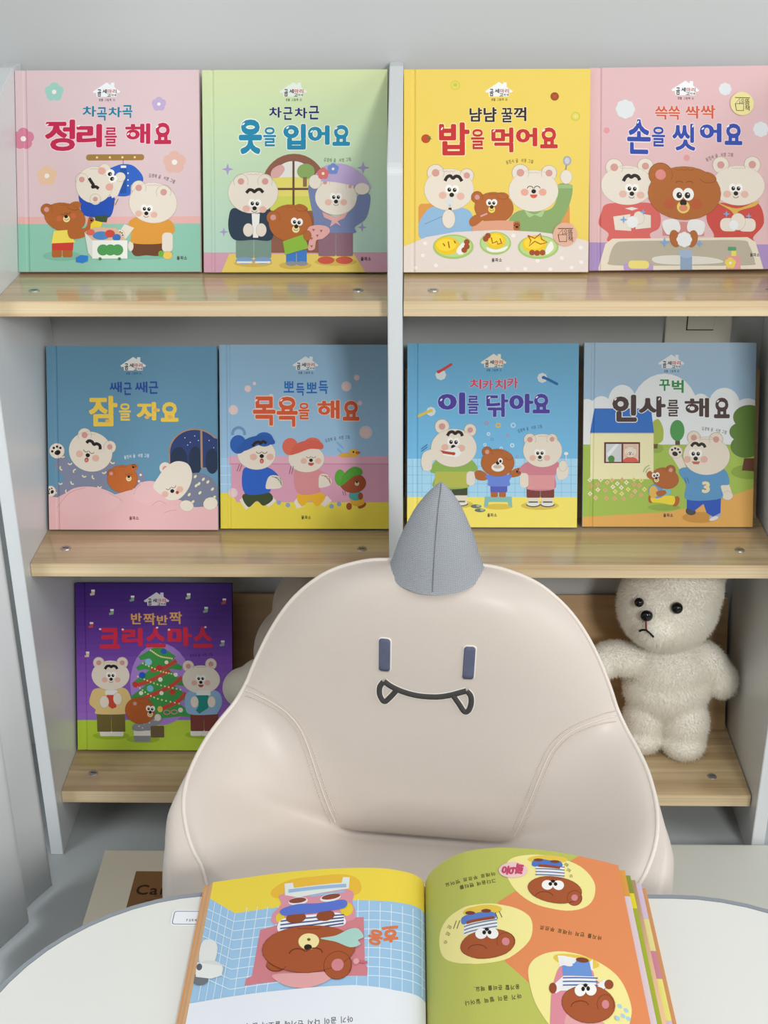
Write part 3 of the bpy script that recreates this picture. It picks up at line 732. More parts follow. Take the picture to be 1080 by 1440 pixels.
def art_bath(A):
    A.grad(60, 700, '#8fb4cf', '#9fc4e2'); A.rect(0, 695, 130, 900, '#a8cdea')
    for y in (740, 790, 840): A.rect(40, y, 130, y+3, '#cfe4f2')
    A.rect(0, 890, 1100, 1200, '#e8d54c')
    A.poly([(118, 700), (1100, 700), (1100, 942), (150, 942), (120, 890)], '#da9fb6'); A.rr(105, 684, 1100, 730, 8, '#e0abbe'); A.rect(110, 726, 1100, 731, '#c68aa2')
    for x, y, r in ((765, 297, 28), (823, 248, 16), (215, 310, 19), (252, 281, 10), (133, 428, 27), (872, 552, 36), (128, 890, 27), (345, 352, 14), (840, 390, 14)):
        A.ell(x, y, r, r, '#dccbd4'); A.ell(x-r*.1, y+r*.1, r*.75, r*.75, '#e8cdc8')
    A.arc(162, 562, 34, 36, 170, 370, 16, '#6f97c0')
    A.logo(537, 180, 1, '#dde4e6', '#33527c', '⑥')
    A.title([('뽀', 415, 268, 473, 332), ('득', 484, 278, 531, 350), ('뽀', 541, 275, 601, 336), ('득', 610, 265, 662, 340)], '#2a6bb8', None, .055)
    A.title([('목', 243, 353, 369, 516), ('욕', 375, 354, 493, 523), ('을', 497, 388, 559, 481), ('해', 602, 374, 727, 478), ('요', 744, 377, 837, 488)], '#d85c36', '#f0d2c0', .055, hi=[(262, 375, -40), (402, 374, -40)])
    A.author('김경애', 644, 600, 784, 578, '#4a5a78', 22, 4)
    for x, y, r in ((728, 625, 30), (725, 655, 20)): A.ell(x, y, r, 7, '#7fb2dc', 45, 12)
    A.ell(805, 668, 28, 24, '#e8b44a'); A.ell(828, 666, 14, 8, '#d8602e'); A.ell(803, 662, 5, 6, '#231c18'); A.ell(760, 680, 40, 14, '#e2ab48')
    for x, y in ((385, 944), (436, 958), (680, 965), (722, 952)): A.ell(x, y, 13, 13, '#8fa5c4', 0, 12)
    def walker(x, hx, hy, hc, sc, pc, brow, k=1.0, skin=CR):
        pass
    # father with blue towel
    A.poly([(165, 930), (205, 900), (240, 960), (200, 985)], CR); A.poly([(300, 950), (345, 905), (372, 935), (330, 970)], CR)
    A.blob([(180, 908), (235, 885), (325, 885), (352, 925), (300, 962), (262, 935), (215, 970)], '#3d4b2c')
    A.blob([(185, 765), (240, 745), (330, 750), (388, 805), (345, 850), (325, 890), (195, 892)], '#2c62c4')
    A.blob([(330, 800), (380, 795), (405, 830), (395, 862), (345, 868), (312, 862)], CR)
    for d in (0, 12, 24): A.stroke([(345+d, 800), (395, 808+d), (402, 850)], 3, '#5a8a5a')
    A.head(262, 675, 106, 85, CR, [])
    A.ell(160, 620, 46, 52, '#2f61b4'); A.ell(305, 592, 50, 40, '#2f61b4'); A.blob([(150, 655), (205, 590), (300, 568), (352, 585), (360, 618), (280, 622), (200, 655)], '#2b5aa8')
    A.face(291, 685, 15, 'closed', 0, False, 'o'); A.stroke([(240, 630), (255, 612), (275, 606), (284, 614), (300, 604), (318, 614)], 16, '#2a211d', True)
    for d in (0, 14): A.stroke([(152+d, 770), (166+d, 732)], 3, '#6a4a42')
    # mother with red towel
    A.poly([(470, 940), (505, 895), (530, 965), (485, 978)], CR); A.poly([(610, 945), (655, 905), (682, 935), (640, 970)], CR)
    A.blob([(488, 900), (530, 885), (612, 885), (645, 915), (600, 965), (560, 930), (520, 965), (492, 940)], '#ecb42e')
    A.blob([(472, 770), (530, 755), (610, 760), (678, 815), (620, 855), (610, 890), (490, 892)], '#d98f92')
    A.blob([(615, 790), (655, 788), (680, 820), (670, 848), (620, 862), (608, 850)], CR)
    for d in (0, 12, 24): A.stroke([(620+d, 792), (668, 800+d), (675, 840)], 3, '#b86a62')
    A.head(540, 700, 100, 75, CR, [])
    A.ell(450, 632, 44, 48, '#de6b56'); A.ell(575, 612, 45, 30, '#de6b56'); A.blob([(450, 675), (480, 620), (560, 595), (625, 610), (630, 645), (560, 645), (490, 670)], '#d66250')
    A.face(566, 708, 13, 'closed', 0, False, 'open', mcol='#c05a48')
    for d in (0, 14): A.stroke([(444+d, 785), (454+d, 740)], 3, '#6a4a42')
    # child with green towel
    A.ell(778, 965, 16, 20, '#9c4c2a'); A.ell(850, 960, 26, 14, '#9c4c2a', -30)
    A.blob([(790, 920), (850, 915), (862, 950), (820, 965), (790, 950)], '#e0a83c')
    A.ell(815, 905, 38, 28, '#4f9f9a'); A.ell(842, 908, 14, 20, '#9c4c2a')
    A.head(800, 835, 72, 54, '#9c4c2a', [], 0, None, '#6f3218')
    A.ell(728, 805, 30, 46, '#5aa83a'); A.blob([(735, 850), (745, 790), (800, 745), (845, 755), (850, 785), (800, 800)], '#549c34')
    A.face(822, 830, 8, 'closed', 0, muzzle='#e8c8a0', cheeks=None)
    for d in (0, 12): A.stroke([(742+d, 880), (748+d, 905)], 3, '#6a4a42')
    A.publisher(537, 1027)

def brush(A, x0, y0, x1, y1, c):
    A.stroke([(x0, y0), (x0+(x1-x0)*.35, y0+(y1-y0)*.3), (x1, y1)], 15, c); A.ell(x0, y0, 11, 9, c); A.ell(x1, y1, 7, 7, c)
def art_teeth(A):
    A.grad(50, 700, '#68a8cc', '#76bde8'); A.rect(0, 700, 1100, 920, '#a9d8f2')
    for x in range(100, 1050, 52): A.rect(x, 700, x+3, 916, '#86c2e6')
    for y in (742, 790, 838, 886): A.rect(0, y, 1100, y+3, '#86c2e6')
    A.rect(0, 914, 1100, 1200, '#f5e56c')
    A.logo(555, 165, 1, '#eae4d4', '#2f4f7c', '⑦')
    A.cloud(260, 232, 30, '#d5dde0'); brush(A, 248, 215, 318, 174, '#c8403c'); A.cloud(826, 250, 28, '#d5dde0'); brush(A, 834, 248, 908, 284, '#1d66a8'); A.cloud(205, 436, 26, '#d5dde0'); brush(A, 205, 432, 134, 462, '#e0c24c')
    A.title([('치', 420, 256, 487, 312), ('카', 491, 260, 552, 318), ('치', 560, 258, 624, 316), ('카', 628, 248, 693, 308)], '#d64a66', '#a9cfe8', .06)
    A.title([('이', 243, 330, 396, 452), ('를', 408, 348, 472, 450), ('닦', 514, 338, 636, 468), ('아', 642, 338, 776, 446), ('요', 772, 338, 868, 448)], '#4a3c9c', '#a8c4e8', .055, hi=[(262, 372, -50), (530, 360, -40), (795, 358, -40)])
    A.author('김경애', 688, 548, 826, 520, '#3a5a78', 22, 4)
    for x, y, r, c in ((514, 502, 12, '#b88aa8'), (580, 514, 15, '#e2bc4a'), (664, 514, 15, '#b8d4f0'), (526, 562, 10, '#cfe6f4'), (546, 592, 9, '#5a9cd4'), (632, 570, 9, '#b88aa8'), (658, 626, 12, '#cfe6f4'), (506, 622, 9, '#cfe6f4'), (596, 642, 9, '#cfe6f4'), (685, 690, 8, '#b88aa8')): A.ring(x, y, r*.75, r*.5, c)
    A.ell(330, 955, 110, 24, '#dcc24c'); A.ell(812, 962, 105, 24, '#dcc24c')
    A.rr(330, 895, 405, 955, 8, CR); A.rr(250, 895, 320, 955, 8, CR); A.ell(370, 952, 42, 16, '#e8e4d8'); A.arc(370, 950, 40, 14, 0, 180, 6, '#4a5040'); A.rect(345, 935, 395, 944, '#6a7060')
    A.rr(232, 855, 318, 905, 6, '#3f4c30'); A.rr(320, 855, 408, 905, 6, '#3f4c30')
    A.blob([(200, 770), (240, 705), (330, 720), (425, 705), (465, 760), (412, 785), (408, 862), (222, 862), (232, 790)], '#8fb252')
    A.poly([(230, 772), (410, 772), (408, 862), (222, 862)], '#b6ba52')
    A.rr(402, 770, 450, 850, 22, CR)
    A.head(332, 640, 127, 106, CR, [(267, 520, 40), (424, 540, 34)])
    A.face(329, 634, 15, 'open', 3, False, None); A.stroke([(296, 572), (308, 554), (326, 550), (340, 560), (354, 550), (372, 556), (380, 574)], 17, '#2a211d', True)
    A.cloud(340, 664, 30, '#eceeea'); A.ell(318, 668, 56, 20, '#eceeea'); brush(A, 330, 672, 255, 660, '#b8442e')
    A.blob([(150, 720), (165, 665), (230, 645), (270, 670), (255, 700), (215, 712), (205, 760), (165, 765)], CR)
    for d in (0, 14): A.stroke([(150, 660-d), (185, 634-d)], 4, '#2f6a9c')
    A.ell(580, 968, 80, 16, '#dcc24c')
    A.poly([(505, 912), (655, 912), (658, 968), (640, 968), (632, 942), (528, 942), (520, 968), (500, 968)], '#86c0b8')
    A.rr(538, 880, 578, 915, 8, BR); A.rr(584, 880, 622, 915, 8, BR)
    A.rr(536, 845, 630, 888, 8, '#5560ba')
    A.blob([(448, 775), (480, 765), (520, 790), (510, 820), (460, 815)], BR); A.blob([(650, 770), (700, 750), (705, 790), (660, 805), (640, 795)], BR); A.paw(690, 772, 18, 90)
    A.blob([(508, 795), (540, 788), (620, 788), (655, 795), (642, 822), (638, 852), (530, 852), (524, 822)], '#6b88da')
    A.head(577, 722, 92, 76, BR, [(518, 662, 28)], 0, (640, 688, 22, 18, 50), ED)
    A.face(577, 722, 11, None, 0, cheeks=None, mouth=None); A.ell(578, 748, 36, 24, '#efece2'); A.ell(576, 745, 24, 10, '#c9b8a8'); A.ell(592, 712, 13, 16, '#f4f1ea'); A.ell(592, 714, 7, 8, '#1d1714'); A.ell(577, 726, 9, 8, '#1d1714')
    A.rr(745, 905, 808, 952, 8, CR); A.rr(822, 905, 885, 952, 8, CR)
    for x in (775, 855): A.ell(x, 956, 40, 16, '#e8e4d8'); A.arc(x, 954, 38, 14, 0, 180, 6, '#4a4440'); A.rect(x-26, 938, x+26, 946, '#5a6a60')
    A.rr(738, 865, 814, 918, 6, '#7c3c34'); A.rr(816, 865, 892, 918, 6, '#7c3c34')
    A.blob([(695, 765), (745, 718), (830, 735), (905, 715), (935, 770), (898, 790), (892, 870), (740, 870), (742, 795)], '#d08290'); A.poly([(742, 792), (896, 792), (892, 870), (740, 870)], '#dd9a9c')
    A.rr(700, 780, 748, 862, 22, CR)
    A.head(827, 655, 108, 92, CR, [(757, 594, 34), (880, 592, 30)])
    A.face(812, 692, 13, 'open', 0)
    A.blob([(905, 760), (930, 735), (955, 715), (972, 760), (960, 805), (915, 815)], CR); A.hand(940, 740, 22, 30, CR); A.stroke([(955, 715), (960, 668)], 6, '#d8dadc'); A.ell(958, 672, 12, 9, '#eceae4')
    for x, y in ((456, 966), (478, 988)): A.ell(x, y, 30, 11, '#6a7868'); A.ell(x+12, y-3, 12, 7, '#a8b8a8')
    A.publisher(545, 1015)

def art_greet(A):
    A.grad(45, 620, '#a3bfd6', '#9cc0de')
    A.ell(500, 420, 185, 200, '#e6eaec'); A.ell(265, 370, 76, 88, '#e6eaec'); A.ell(832, 390, 86, 92, '#e6eaec'); A.ell(150, 410, 60, 66, '#e6eaec'); A.ell(700, 410, 60, 80, '#e6eaec'); A.ell(960, 410, 70, 54, '#e6eaec'); A.ell(70, 415, 50, 55, '#e6eaec')
    A.rect(0, 400, 1100, 620, '#e6eaec'); A.rect(0, 610, 1100, 1150, '#a5c054')
    A.poly([(0, 1010), (240, 996), (520, 980), (760, 930), (1000, 845), (1100, 820), (1100, 1200), (0, 1200)], '#e3ad5c')
    A.logo(537, 165, 1, '#e2e6e8', '#3a5a7c', '⑧')
    A.ell(455, 632, 40, 26, '#93ae48'); A.rect(438, 600, 462, 632, '#6a5238'); A.blob([(430, 500), (462, 470), (485, 500), (495, 545), (485, 595), (430, 600)], '#a8ba4c')
    A.rect(560, 585, 586, 612, '#5a4a34'); A.ell(571, 533, 40, 58, '#4f9852')
    A.ell(970, 760, 100, 40, '#8ca844'); A.poly([(942, 685), (1010, 685), (1012, 758), (930, 752)], '#6a3f2c')
    for x, y, r in ((970, 460, 90), (930, 540, 70), (950, 620, 84), (1000, 560, 80)): A.ell(x, y, r, r*.75, '#5f8034')
    A.rect(90, 540, 440, 800, '#eee9ba'); A.poly([(112, 412), (425, 412), (442, 548), (88, 548)], '#2f70c4'); A.rect(90, 546, 440, 551, '#d4cf9c')
    A.rect(166, 597, 365, 712, '#6a2f22'); A.rect(176, 607, 262, 705, '#cfd4d6'); A.rect(272, 607, 357, 705, '#e8c4b4')
    A.poly([(180, 660), (230, 607), (250, 607), (190, 680)], '#e8ecee'); A.ell(206, 688, 18, 18, '#4f8a3c'); A.rect(192, 690, 222, 706, '#4f8a3c')
    A.blob([(272, 705), (290, 682), (335, 682), (352, 705)], '#d8604e'); A.head(312, 650, 34, 30, '#eadcc8', [(285, 628, 10), (336, 628, 10)]); A.face(310, 662, 5, 'open')
    rr_ = random.Random(3)
    for x, y in ((88, 805), (148, 803), (210, 804), (266, 803), (332, 800), (372, 806), (130, 828), (184, 818), (240, 824), (290, 818), (332, 828), (362, 836), (95, 838), (215, 842), (262, 846), (132, 858), (174, 860), (300, 856), (390, 856), (90, 880), (228, 868), (338, 866), (265, 880), (120, 902), (180, 905), (225, 905), (275, 908), (320, 890), (372, 886)):
        A.star(x, y, 15, rr_.choice(['#e6e08a', '#eceac8', '#e8c496', '#dfae84']), .6); A.ell(x, y, 4, 4, '#d0a040', 0, 6)
    A.title([('꾸', 470, 252, 530, 316), ('벅', 540, 254, 606, 327)], '#2a8c4a', '#e8f0ec', .06)
    A.title([('인', 210, 336, 347, 486), ('사', 355, 345, 506, 460), ('를', 515, 364, 579, 456), ('해', 611, 354, 747, 461), ('요', 774, 352, 862, 466)], '#4a3634', '#eceeee', .055, hi=[(228, 362, -45), (470, 360, -60), (634, 405, -40), (796, 372, -40)])
    A.author('김경애', 706, 522, 846, 545, '#5a5a58', 22, 4)
    A.ell(700, 1010, 100, 30, '#cc9444'); A.ell(500, 955, 90, 18, '#93ae48')
    A.blob([(625, 960), (660, 955), (675, 985), (650, 998), (622, 985)], '#4a4a50')
    A.ell(782, 1002, 36, 22, '#a8b0bc', -30); A.ell(775, 1016, 26, 10, '#e2e2e0', -20)
    A.poly([(625, 895), (815, 890), (812, 985), (770, 1005), (735, 985), (718, 935), (665, 975), (625, 960)], '#2c58ba')
    A.poly([(528, 655), (580, 640), (622, 735), (590, 755)], CR); A.hand(562, 650, 38, 34, CR, 10); A.paw(562, 652, 38, 20)
    A.poly([(810, 830), (855, 815), (880, 890), (830, 905)], CR); A.hand(850, 890, 30, 24, CR)
    A.blob([(580, 755), (630, 735), (720, 765), (830, 745), (860, 825), (812, 838), (815, 905), (625, 912), (620, 830)], '#5d98c6')
    A.glyph_in('3', (708, 812, 753, 876), '#ecd8a8', .06)
    for d in (0, 14): A.stroke([(612+d, 790), (622+d, 822)], 3, '#3a5a78')
    A.head(733, 672, 129, 104, CR, [(663, 572, 36), (786, 582, 38)])
    A.face(673, 687, 15, 'open', 0, False, None); A.stroke([(648, 620), (662, 604), (678, 604), (690, 614), (704, 606), (718, 612), (726, 626)], 16, '#2a211d', True)
    A.poly([(650, 703), (698, 703), (690, 718), (662, 718)], '#c66a58')
    A.ell(425, 908, 14, 24, BR); A.ell(565, 922, 18, 30, BR, 20); A.blob([(430, 895), (500, 890), (555, 895), (550, 940), (480, 930), (432, 925)], '#efd83c')
    A.ell(460, 865, 48, 40, '#6f9cd0'); A.ell(440, 870, 24, 34, '#e2b858'); A.ell(512, 866, 26, 24, '#7fc0c0'); A.blob([(455, 870), (500, 860), (510, 880), (470, 895)], BR)
    A.head(505, 795, 74, 56, BR, [(535, 750, 26)], 15, None, ED)
    A.blob([(402, 770), (420, 755), (440, 775), (430, 800), (408, 790)], BR); A.face(455, 795, 9, 'open', -10, muzzle='#f0d7a8', cheeks=None)
    for r in (28, 42): A.arc(425, 770, r, r*1.1, 190, 260, 2.5, '#7a8a5a')
    A.publisher(522, 998)

def art_xmas(A):
    A.grad(60, 480, '#36156c', '#7546aa', 12); A.grad(480, 850, '#7a48ae', '#9a6cc4', 8); A.rect(0, 845, 1100, 1100, '#b3ce3c')  # printed purple gradient, its top inked darker to carry the under-shelf shade
    for x, y, c, a in ((225, 115, '#c8c0a0', 0), (448, 150, '#7fa090', 60), (765, 138, '#a8c090', 90), (965, 168, '#c05a48', 0), (330, 226, '#8fa890', 0), (862, 215, '#8fa890', 0), (212, 300, '#c84a50', 20), (185, 468, '#e0c8b0', 60), (952, 406, '#9aa8a0', 0)):
        A.rect(x-8, y-16, x+12, y-6, '#ecebe4'); A.poly([(x-8, y-6), (x+12, y-6), (x+10, y+14), (x-14, y+18), (x-16, y+6), (x-6, y+4)], c)
    A.logo(585, 165, 1, '#d5d3d8', '#2a2468', '')
    A.title([('반', 438, 232, 500, 297), ('짝', 507, 233, 577, 302), ('반', 584, 245, 647, 300), ('짝', 655, 225, 727, 297)], '#dca65e', None, .06)
    A.author('윤진서', 766, 478, 896, 468, '#3a2458', 20, 0)
    A.ell(600, 640, 175, 235, '#a983d2')
    for t in ((590, 425, 685, 500, 475), (590, 470, 725, 560, 460), (595, 530, 735, 650, 435), (595, 600, 760, 735, 415), (598, 680, 775, 830, 480)):
        x, y, x1, y1, x0 = t
        A.poly([(x-20, y), (x+20, y), (x1, y1-22), (x1-10, y1), (x1-60, y1-8), (x, y1+6), (x0+50, y1-6), (x0+12, y1+2), (x0, y1-18)], '#41994a')
    for p in ([(545, 560), (620, 545), (690, 505)], [(450, 650), (560, 610), (650, 560)], [(500, 720), (640, 660), (720, 600)], [(600, 780), (690, 740), (740, 690)]): A.stroke(p, 22, '#c9483c', True)
    for p in ([(545, 445), (600, 480), (665, 492)], [(500, 520), (600, 565), (690, 585)], [(470, 595), (580, 640), (710, 670)], [(465, 650), (560, 715), (700, 750)]):
        for q in catmull([(a, b, 0) for a, b in p], 6): A.ell(q[0], q[1], 5, 5, '#f2e59a', 0, 8)
    for x, y, r, c in ((620, 452, 17, '#2f62b8'), (532, 512, 20, '#8fc4e0'), (592, 545, 17, '#c8352e'), (495, 588, 19, '#2458b8'), (538, 664, 19, '#7fc0e4'), (664, 684, 17, '#cc3a34'), (634, 514, 11, '#eeeadc'), (597, 612, 13, '#eeeadc'), (602, 690, 12, '#eeeadc'), (486, 690, 12, '#eeeadc'), (685, 585, 12, '#eeeadc'), (708, 787, 14, '#e8dcd8'), (455, 640, 17, '#cc3a34')): A.ell(x, y, r, r, c, 0, 14)
    A.title([('크', 257, 316, 372, 437), ('리', 384, 317, 502, 422), ('스', 519, 315, 632, 430), ('마', 643, 313, 782, 422), ('스', 787, 313, 896, 432)], '#d42a48', None, .06)
    for x, y in ((262, 324), (390, 326), (585, 316), (652, 328), (858, 314)): A.ell(x, y, 7, 6, '#f0dada', 0, 8)
    A.ell(310, 935, 105, 22, '#9ab82e'); A.ell(490, 955, 95, 22, '#9ab82e'); A.ell(830, 930, 100, 22, '#9ab82e')
    for x in (280, 345): A.rr(x-34, 905, x+36, 938, 10, '#e8e4dc')
    A.rr(232, 800, 312, 912, 5, '#6f6232'); A.rr(314, 800, 392, 912, 5, '#6f6232')
    A.blob([(225, 665), (310, 660), (400, 665), (430, 740), (400, 790), (390, 810), (232, 810), (225, 785), (192, 750), (200, 700)], '#dfc282')
    A.head(315, 588, 107, 84, CR, [(250, 516, 32), (383, 516, 32)])
    A.face(318, 610, 12, 'open', 0, False); A.stroke([(284, 552), (296, 536), (312, 534), (320, 540), (330, 534), (346, 538), (354, 552)], 15, '#2a211d', True)
    A.rr(282, 672, 352, 702, 8, '#e8e6e2'); A.poly([(290, 700), (336, 700), (345, 770), (320, 780), (300, 765)], '#cc4434'); A.hand(276, 740, 26, 34, CR); A.hand(352, 722, 24, 34, CR)
    for x in (795, 855): A.rr(x-34, 900, x+30, 936, 10, '#e8e4dc')
    A.rr(763, 800, 838, 908, 5, '#7a3c34'); A.rr(840, 800, 920, 908, 5, '#7a3c34')
    A.blob([(745, 690), (830, 670), (920, 680), (945, 740), (920, 800), (900, 812), (765, 812), (735, 770)], '#8fb4d6')
    A.head(828, 612, 106, 80, CR, [(757, 536, 32), (885, 524, 32)])
    A.face(826, 628, 12, 'open', 0, False, 'open', mcol='#b04a40')
    A.rr(800, 675, 880, 705, 8, '#e8e6e2'); A.poly([(798, 702), (868, 702), (865, 775), (815, 808), (795, 790), (812, 760)], '#1f8a80'); A.hand(788, 740, 22, 32, CR); A.hand(885, 740, 22, 32, CR)
    A.rr(440, 895, 534, 970, 8, '#8a8c8e'); A.rect(440, 905, 534, 935, '#e6e2d8'); A.blob([(440, 870), (520, 840), (590, 830), (600, 850), (530, 900), (440, 905)], '#8f9296')
    for x, y in ((470, 880), (500, 865), (530, 860), (560, 845), (490, 890)): A.ell(x, y, 4, 4, '#e6e2d8', 0, 8)
    A.rr(536, 878, 612, 945, 6, '#6e5a40'); A.hand(578, 830, 18, 20, CR)
    A.head(478, 790, 84, 76, '#b55f28', [(450, 750, 24)], 10, None, ED)
    A.face(536, 800, 11, 'open', 5, muzzle='#f0d7a8', cheeks=None)
    A.ell(592, 782, 15, 18, '#ecc95a'); A.arc(630, 800, 18, 12, 0, 360, 5, '#d88a90'); A.arc(672, 798, 18, 12, 0, 360, 5, '#d88a90')

# ------------------------------------------------------------------ room
def struct(o):
    o['kind'] = 'structure'; return o
struct(box('floor', (-1.2, -2.6, -.05), (2.2, .07, 0), m_floor, bev=0))
struct(box('wall_back', (-1.2, .07, -.05), (2.2, .17, 2.6), m_wall, bev=0))
struct(box('wall_left', (-.62, -.30, 0), (-.56, .07, 2.6), m_wall, bev=0))
wf = bmesh.new()
for a, b in (((-.62, -2.3, 0), (-.57, -2.22, 2.4)), ((-.62, -.36, 0), (-.57, -.30, 2.4)), ((-.62, -2.22, 2.32), (-.57, -.36, 2.4)), ((-.62, -2.22, 0), (-.57, -.36, .06)), ((-.62, -1.36, .06), (-.57, -1.30, 2.32))):
    bmesh.ops.create_cube(wf, size=1, matrix=Matrix.Translation([(p+q)/2 for p, q in zip(a, b)]) @ Matrix.Diagonal([q-p for p, q in zip(a, b)]+[1]))
struct(from_bm('window_1', wf, m_white))

# ------------------------------------------------------------------ bookcase
Z = (.7386, .4171, .0831)
XL, XD0, XD1, XR = -.330, .0968, .1124, .5605
bc = empty('bookcase', (.12, -.06, 0), label='two-bay white children\'s bookcase with three rows of pale wood shelves', cat='bookcase')
def place(o, parent):
    o.location = Vector(o.location)-Vector(parent.location) if not parent.rotation_euler.z else o.location
    o.parent = parent; return o
prof = [(-.173, 0), (.066, 0), (.066, .957), (.03, .957), (-.165, .889), (-.1705, .885), (-.173, .879)]
for nm, x0, x1 in (('side_panel', XL-.0163, XL), ('divider_panel', XD0, XD1), ('side_panel', XR, XR+.0165)):
    place(prism(nm, prof, 'x', x0, x1, m_panel, bev=.0008), bc)
T = .0172
for zi, z in enumerate(Z):
    for x0, x1, sx in ((XL+.0005, XD0-.0005, (-.296, .063)), (XD1+.0012, XR-.0012, (.146, .517))):
        sh = box('shelf', (x0, -.1475, z-T), (x1, .066, z), m_wood, bev=.0005)
        place(sh, bc)
        e = box('front_edge', (x0, -.1490, z-T+.0002), (x1, -.1475, z-.0002), m_edge, None, bev=.0004); e.parent = sh
        for k, x in enumerate(sx):
            bm = bmesh.new()
            bmesh.ops.create_cone(bm, cap_ends=True, segments=20, radius1=.0062, radius2=.0056, depth=.0012)
            bmesh.ops.translate(bm, verts=bm.verts, vec=(x, -.1095, z+.0006))
            sc = from_bm('screw', bm, m_metal); sc.parent = sh
            for dx, dy in ((.0038, .0009), (.0009, .0038)):
                pass
            sl = box('screw_slot', (x-.0035, -.1102, z+.0010), (x+.0035, -.1088, z+.0014), m_black, None, 0)
            bm = bmesh.new(); bm.from_mesh(sl.data); n0 = len(bm.verts)
            me2 = sc.data
            sl2 = bmesh.new(); sl2.from_mesh(me2)
            v0 = [sl2.verts.new(v.co) for v in bm.verts]; bm.verts.index_update()
            for f in bm.faces: sl2.faces.new([v0[v.index] for v in f.verts]).material_index = 1
            sl2.to_mesh(me2); me2.materials.append(m_black); sl2.free(); bm.free()
            bpy.data.objects.remove(sl)
        # leaning back board
        y0 = -.024 if zi < 2 else -.004
        le = .35
        c, s = math.cos(le), math.sin(le)
        L = .176/c
        q = [(y0, z+.0002), (y0+L*s, z+L*c), (y0+L*s+.008*c, z+L*c-.008*s), (y0+.008*c+.001, z+.0002)]
        place(prism('back_board', q, 'x', x0+.001, x1-(.0035 if zi else .001), m_board, bev=.0005), bc)

# ------------------------------------------------------------------ light switch
sw = empty('light_switch', (.4795, .0695, .66), label='cream wall light switch behind the middle shelf at right', cat='light switch')
box('plate', (-.041, -.008, -.06), (.041, .0004, .06), m_white, sw, bev=.003)
box('rocker', (-.0142, -.0095, -.0222), (.0182, -.007, .045), m_white, sw, bev=.0012)
box('rocker_gap', (-.0156, -.0084, -.0236), (.0182, -.0079, .045), mat('gap_dark', '#4a4232', .7), sw, bev=0)

# ------------------------------------------------------------------ picture books
TILT = .3752
BX = [-.3312, -.1155, .112, .325, -.3253, -.1105, .1175, .3344, -.3268]
BY = [-.0383, -.0409, -.042, -.0361, -.0581, -.0543, -.0492, -.0466, -.0553]
CN = [[(78, 79.5), (1036, 83), (1051, 1133), (106, 1132.5)], [(58.4, 80.2), (1024.2, 80.3), (1023.4, 1134.4), (68.3, 1134.5)], [(66, 78.7), (1034.0, 76.8), (1016, 1134.5), (60.4, 1134.7)], [(80.0, 74.1), (1127.6, 38), (1112, 1190), (69.3, 1211.4)],
      [(80, 71), (1033, 76), (1029, 1096.2), (84, 1093.0)], [(55.9, 66.1), (1009.6, 66), (1006.4, 1091), (58.6, 1089.6)], [(74, 56.3), (1030, 58.1), (1017.9, 1084), (69.9, 1082.7)], [(54, 50.3), (1009.6, 49), (990, 1062.1), (46.9, 1060.0)], [(126, 62), (1010, 68), (1000.4, 1020), (118, 1016.0)]]
BK = [(art_tidy, '#dcc3c6', 'pale pink picture book about tidying up, far left of the top shelf', '정리'),
      (art_dress, '#cfdba6', 'light green picture book about getting dressed, left of the white divider', ''),
      (art_eat, '#ecd062', 'yellow picture book about eating rice, right of the white divider', ''),
      (art_wash, '#dfb9bb', 'pink picture book about washing hands with a bear at a sink', ''),
      (art_sleep, '#6594b0', 'dusky blue picture book about sleeping, far left of the middle shelf', ''),
      (art_bath, '#8fb4cf', 'light blue picture book about bathing, three bears in towels by a pink tub', ''),
      (art_teeth, '#68a8cc', 'bright blue picture book about brushing teeth, behind the grey horn', ''),
      (art_greet, '#a3bfd6', 'picture book about greetings with a blue-roofed house on its cover', ''),
      (art_xmas, '#36156c', 'purple Christmas picture book alone on the bottom shelf', '')]
TH = .009
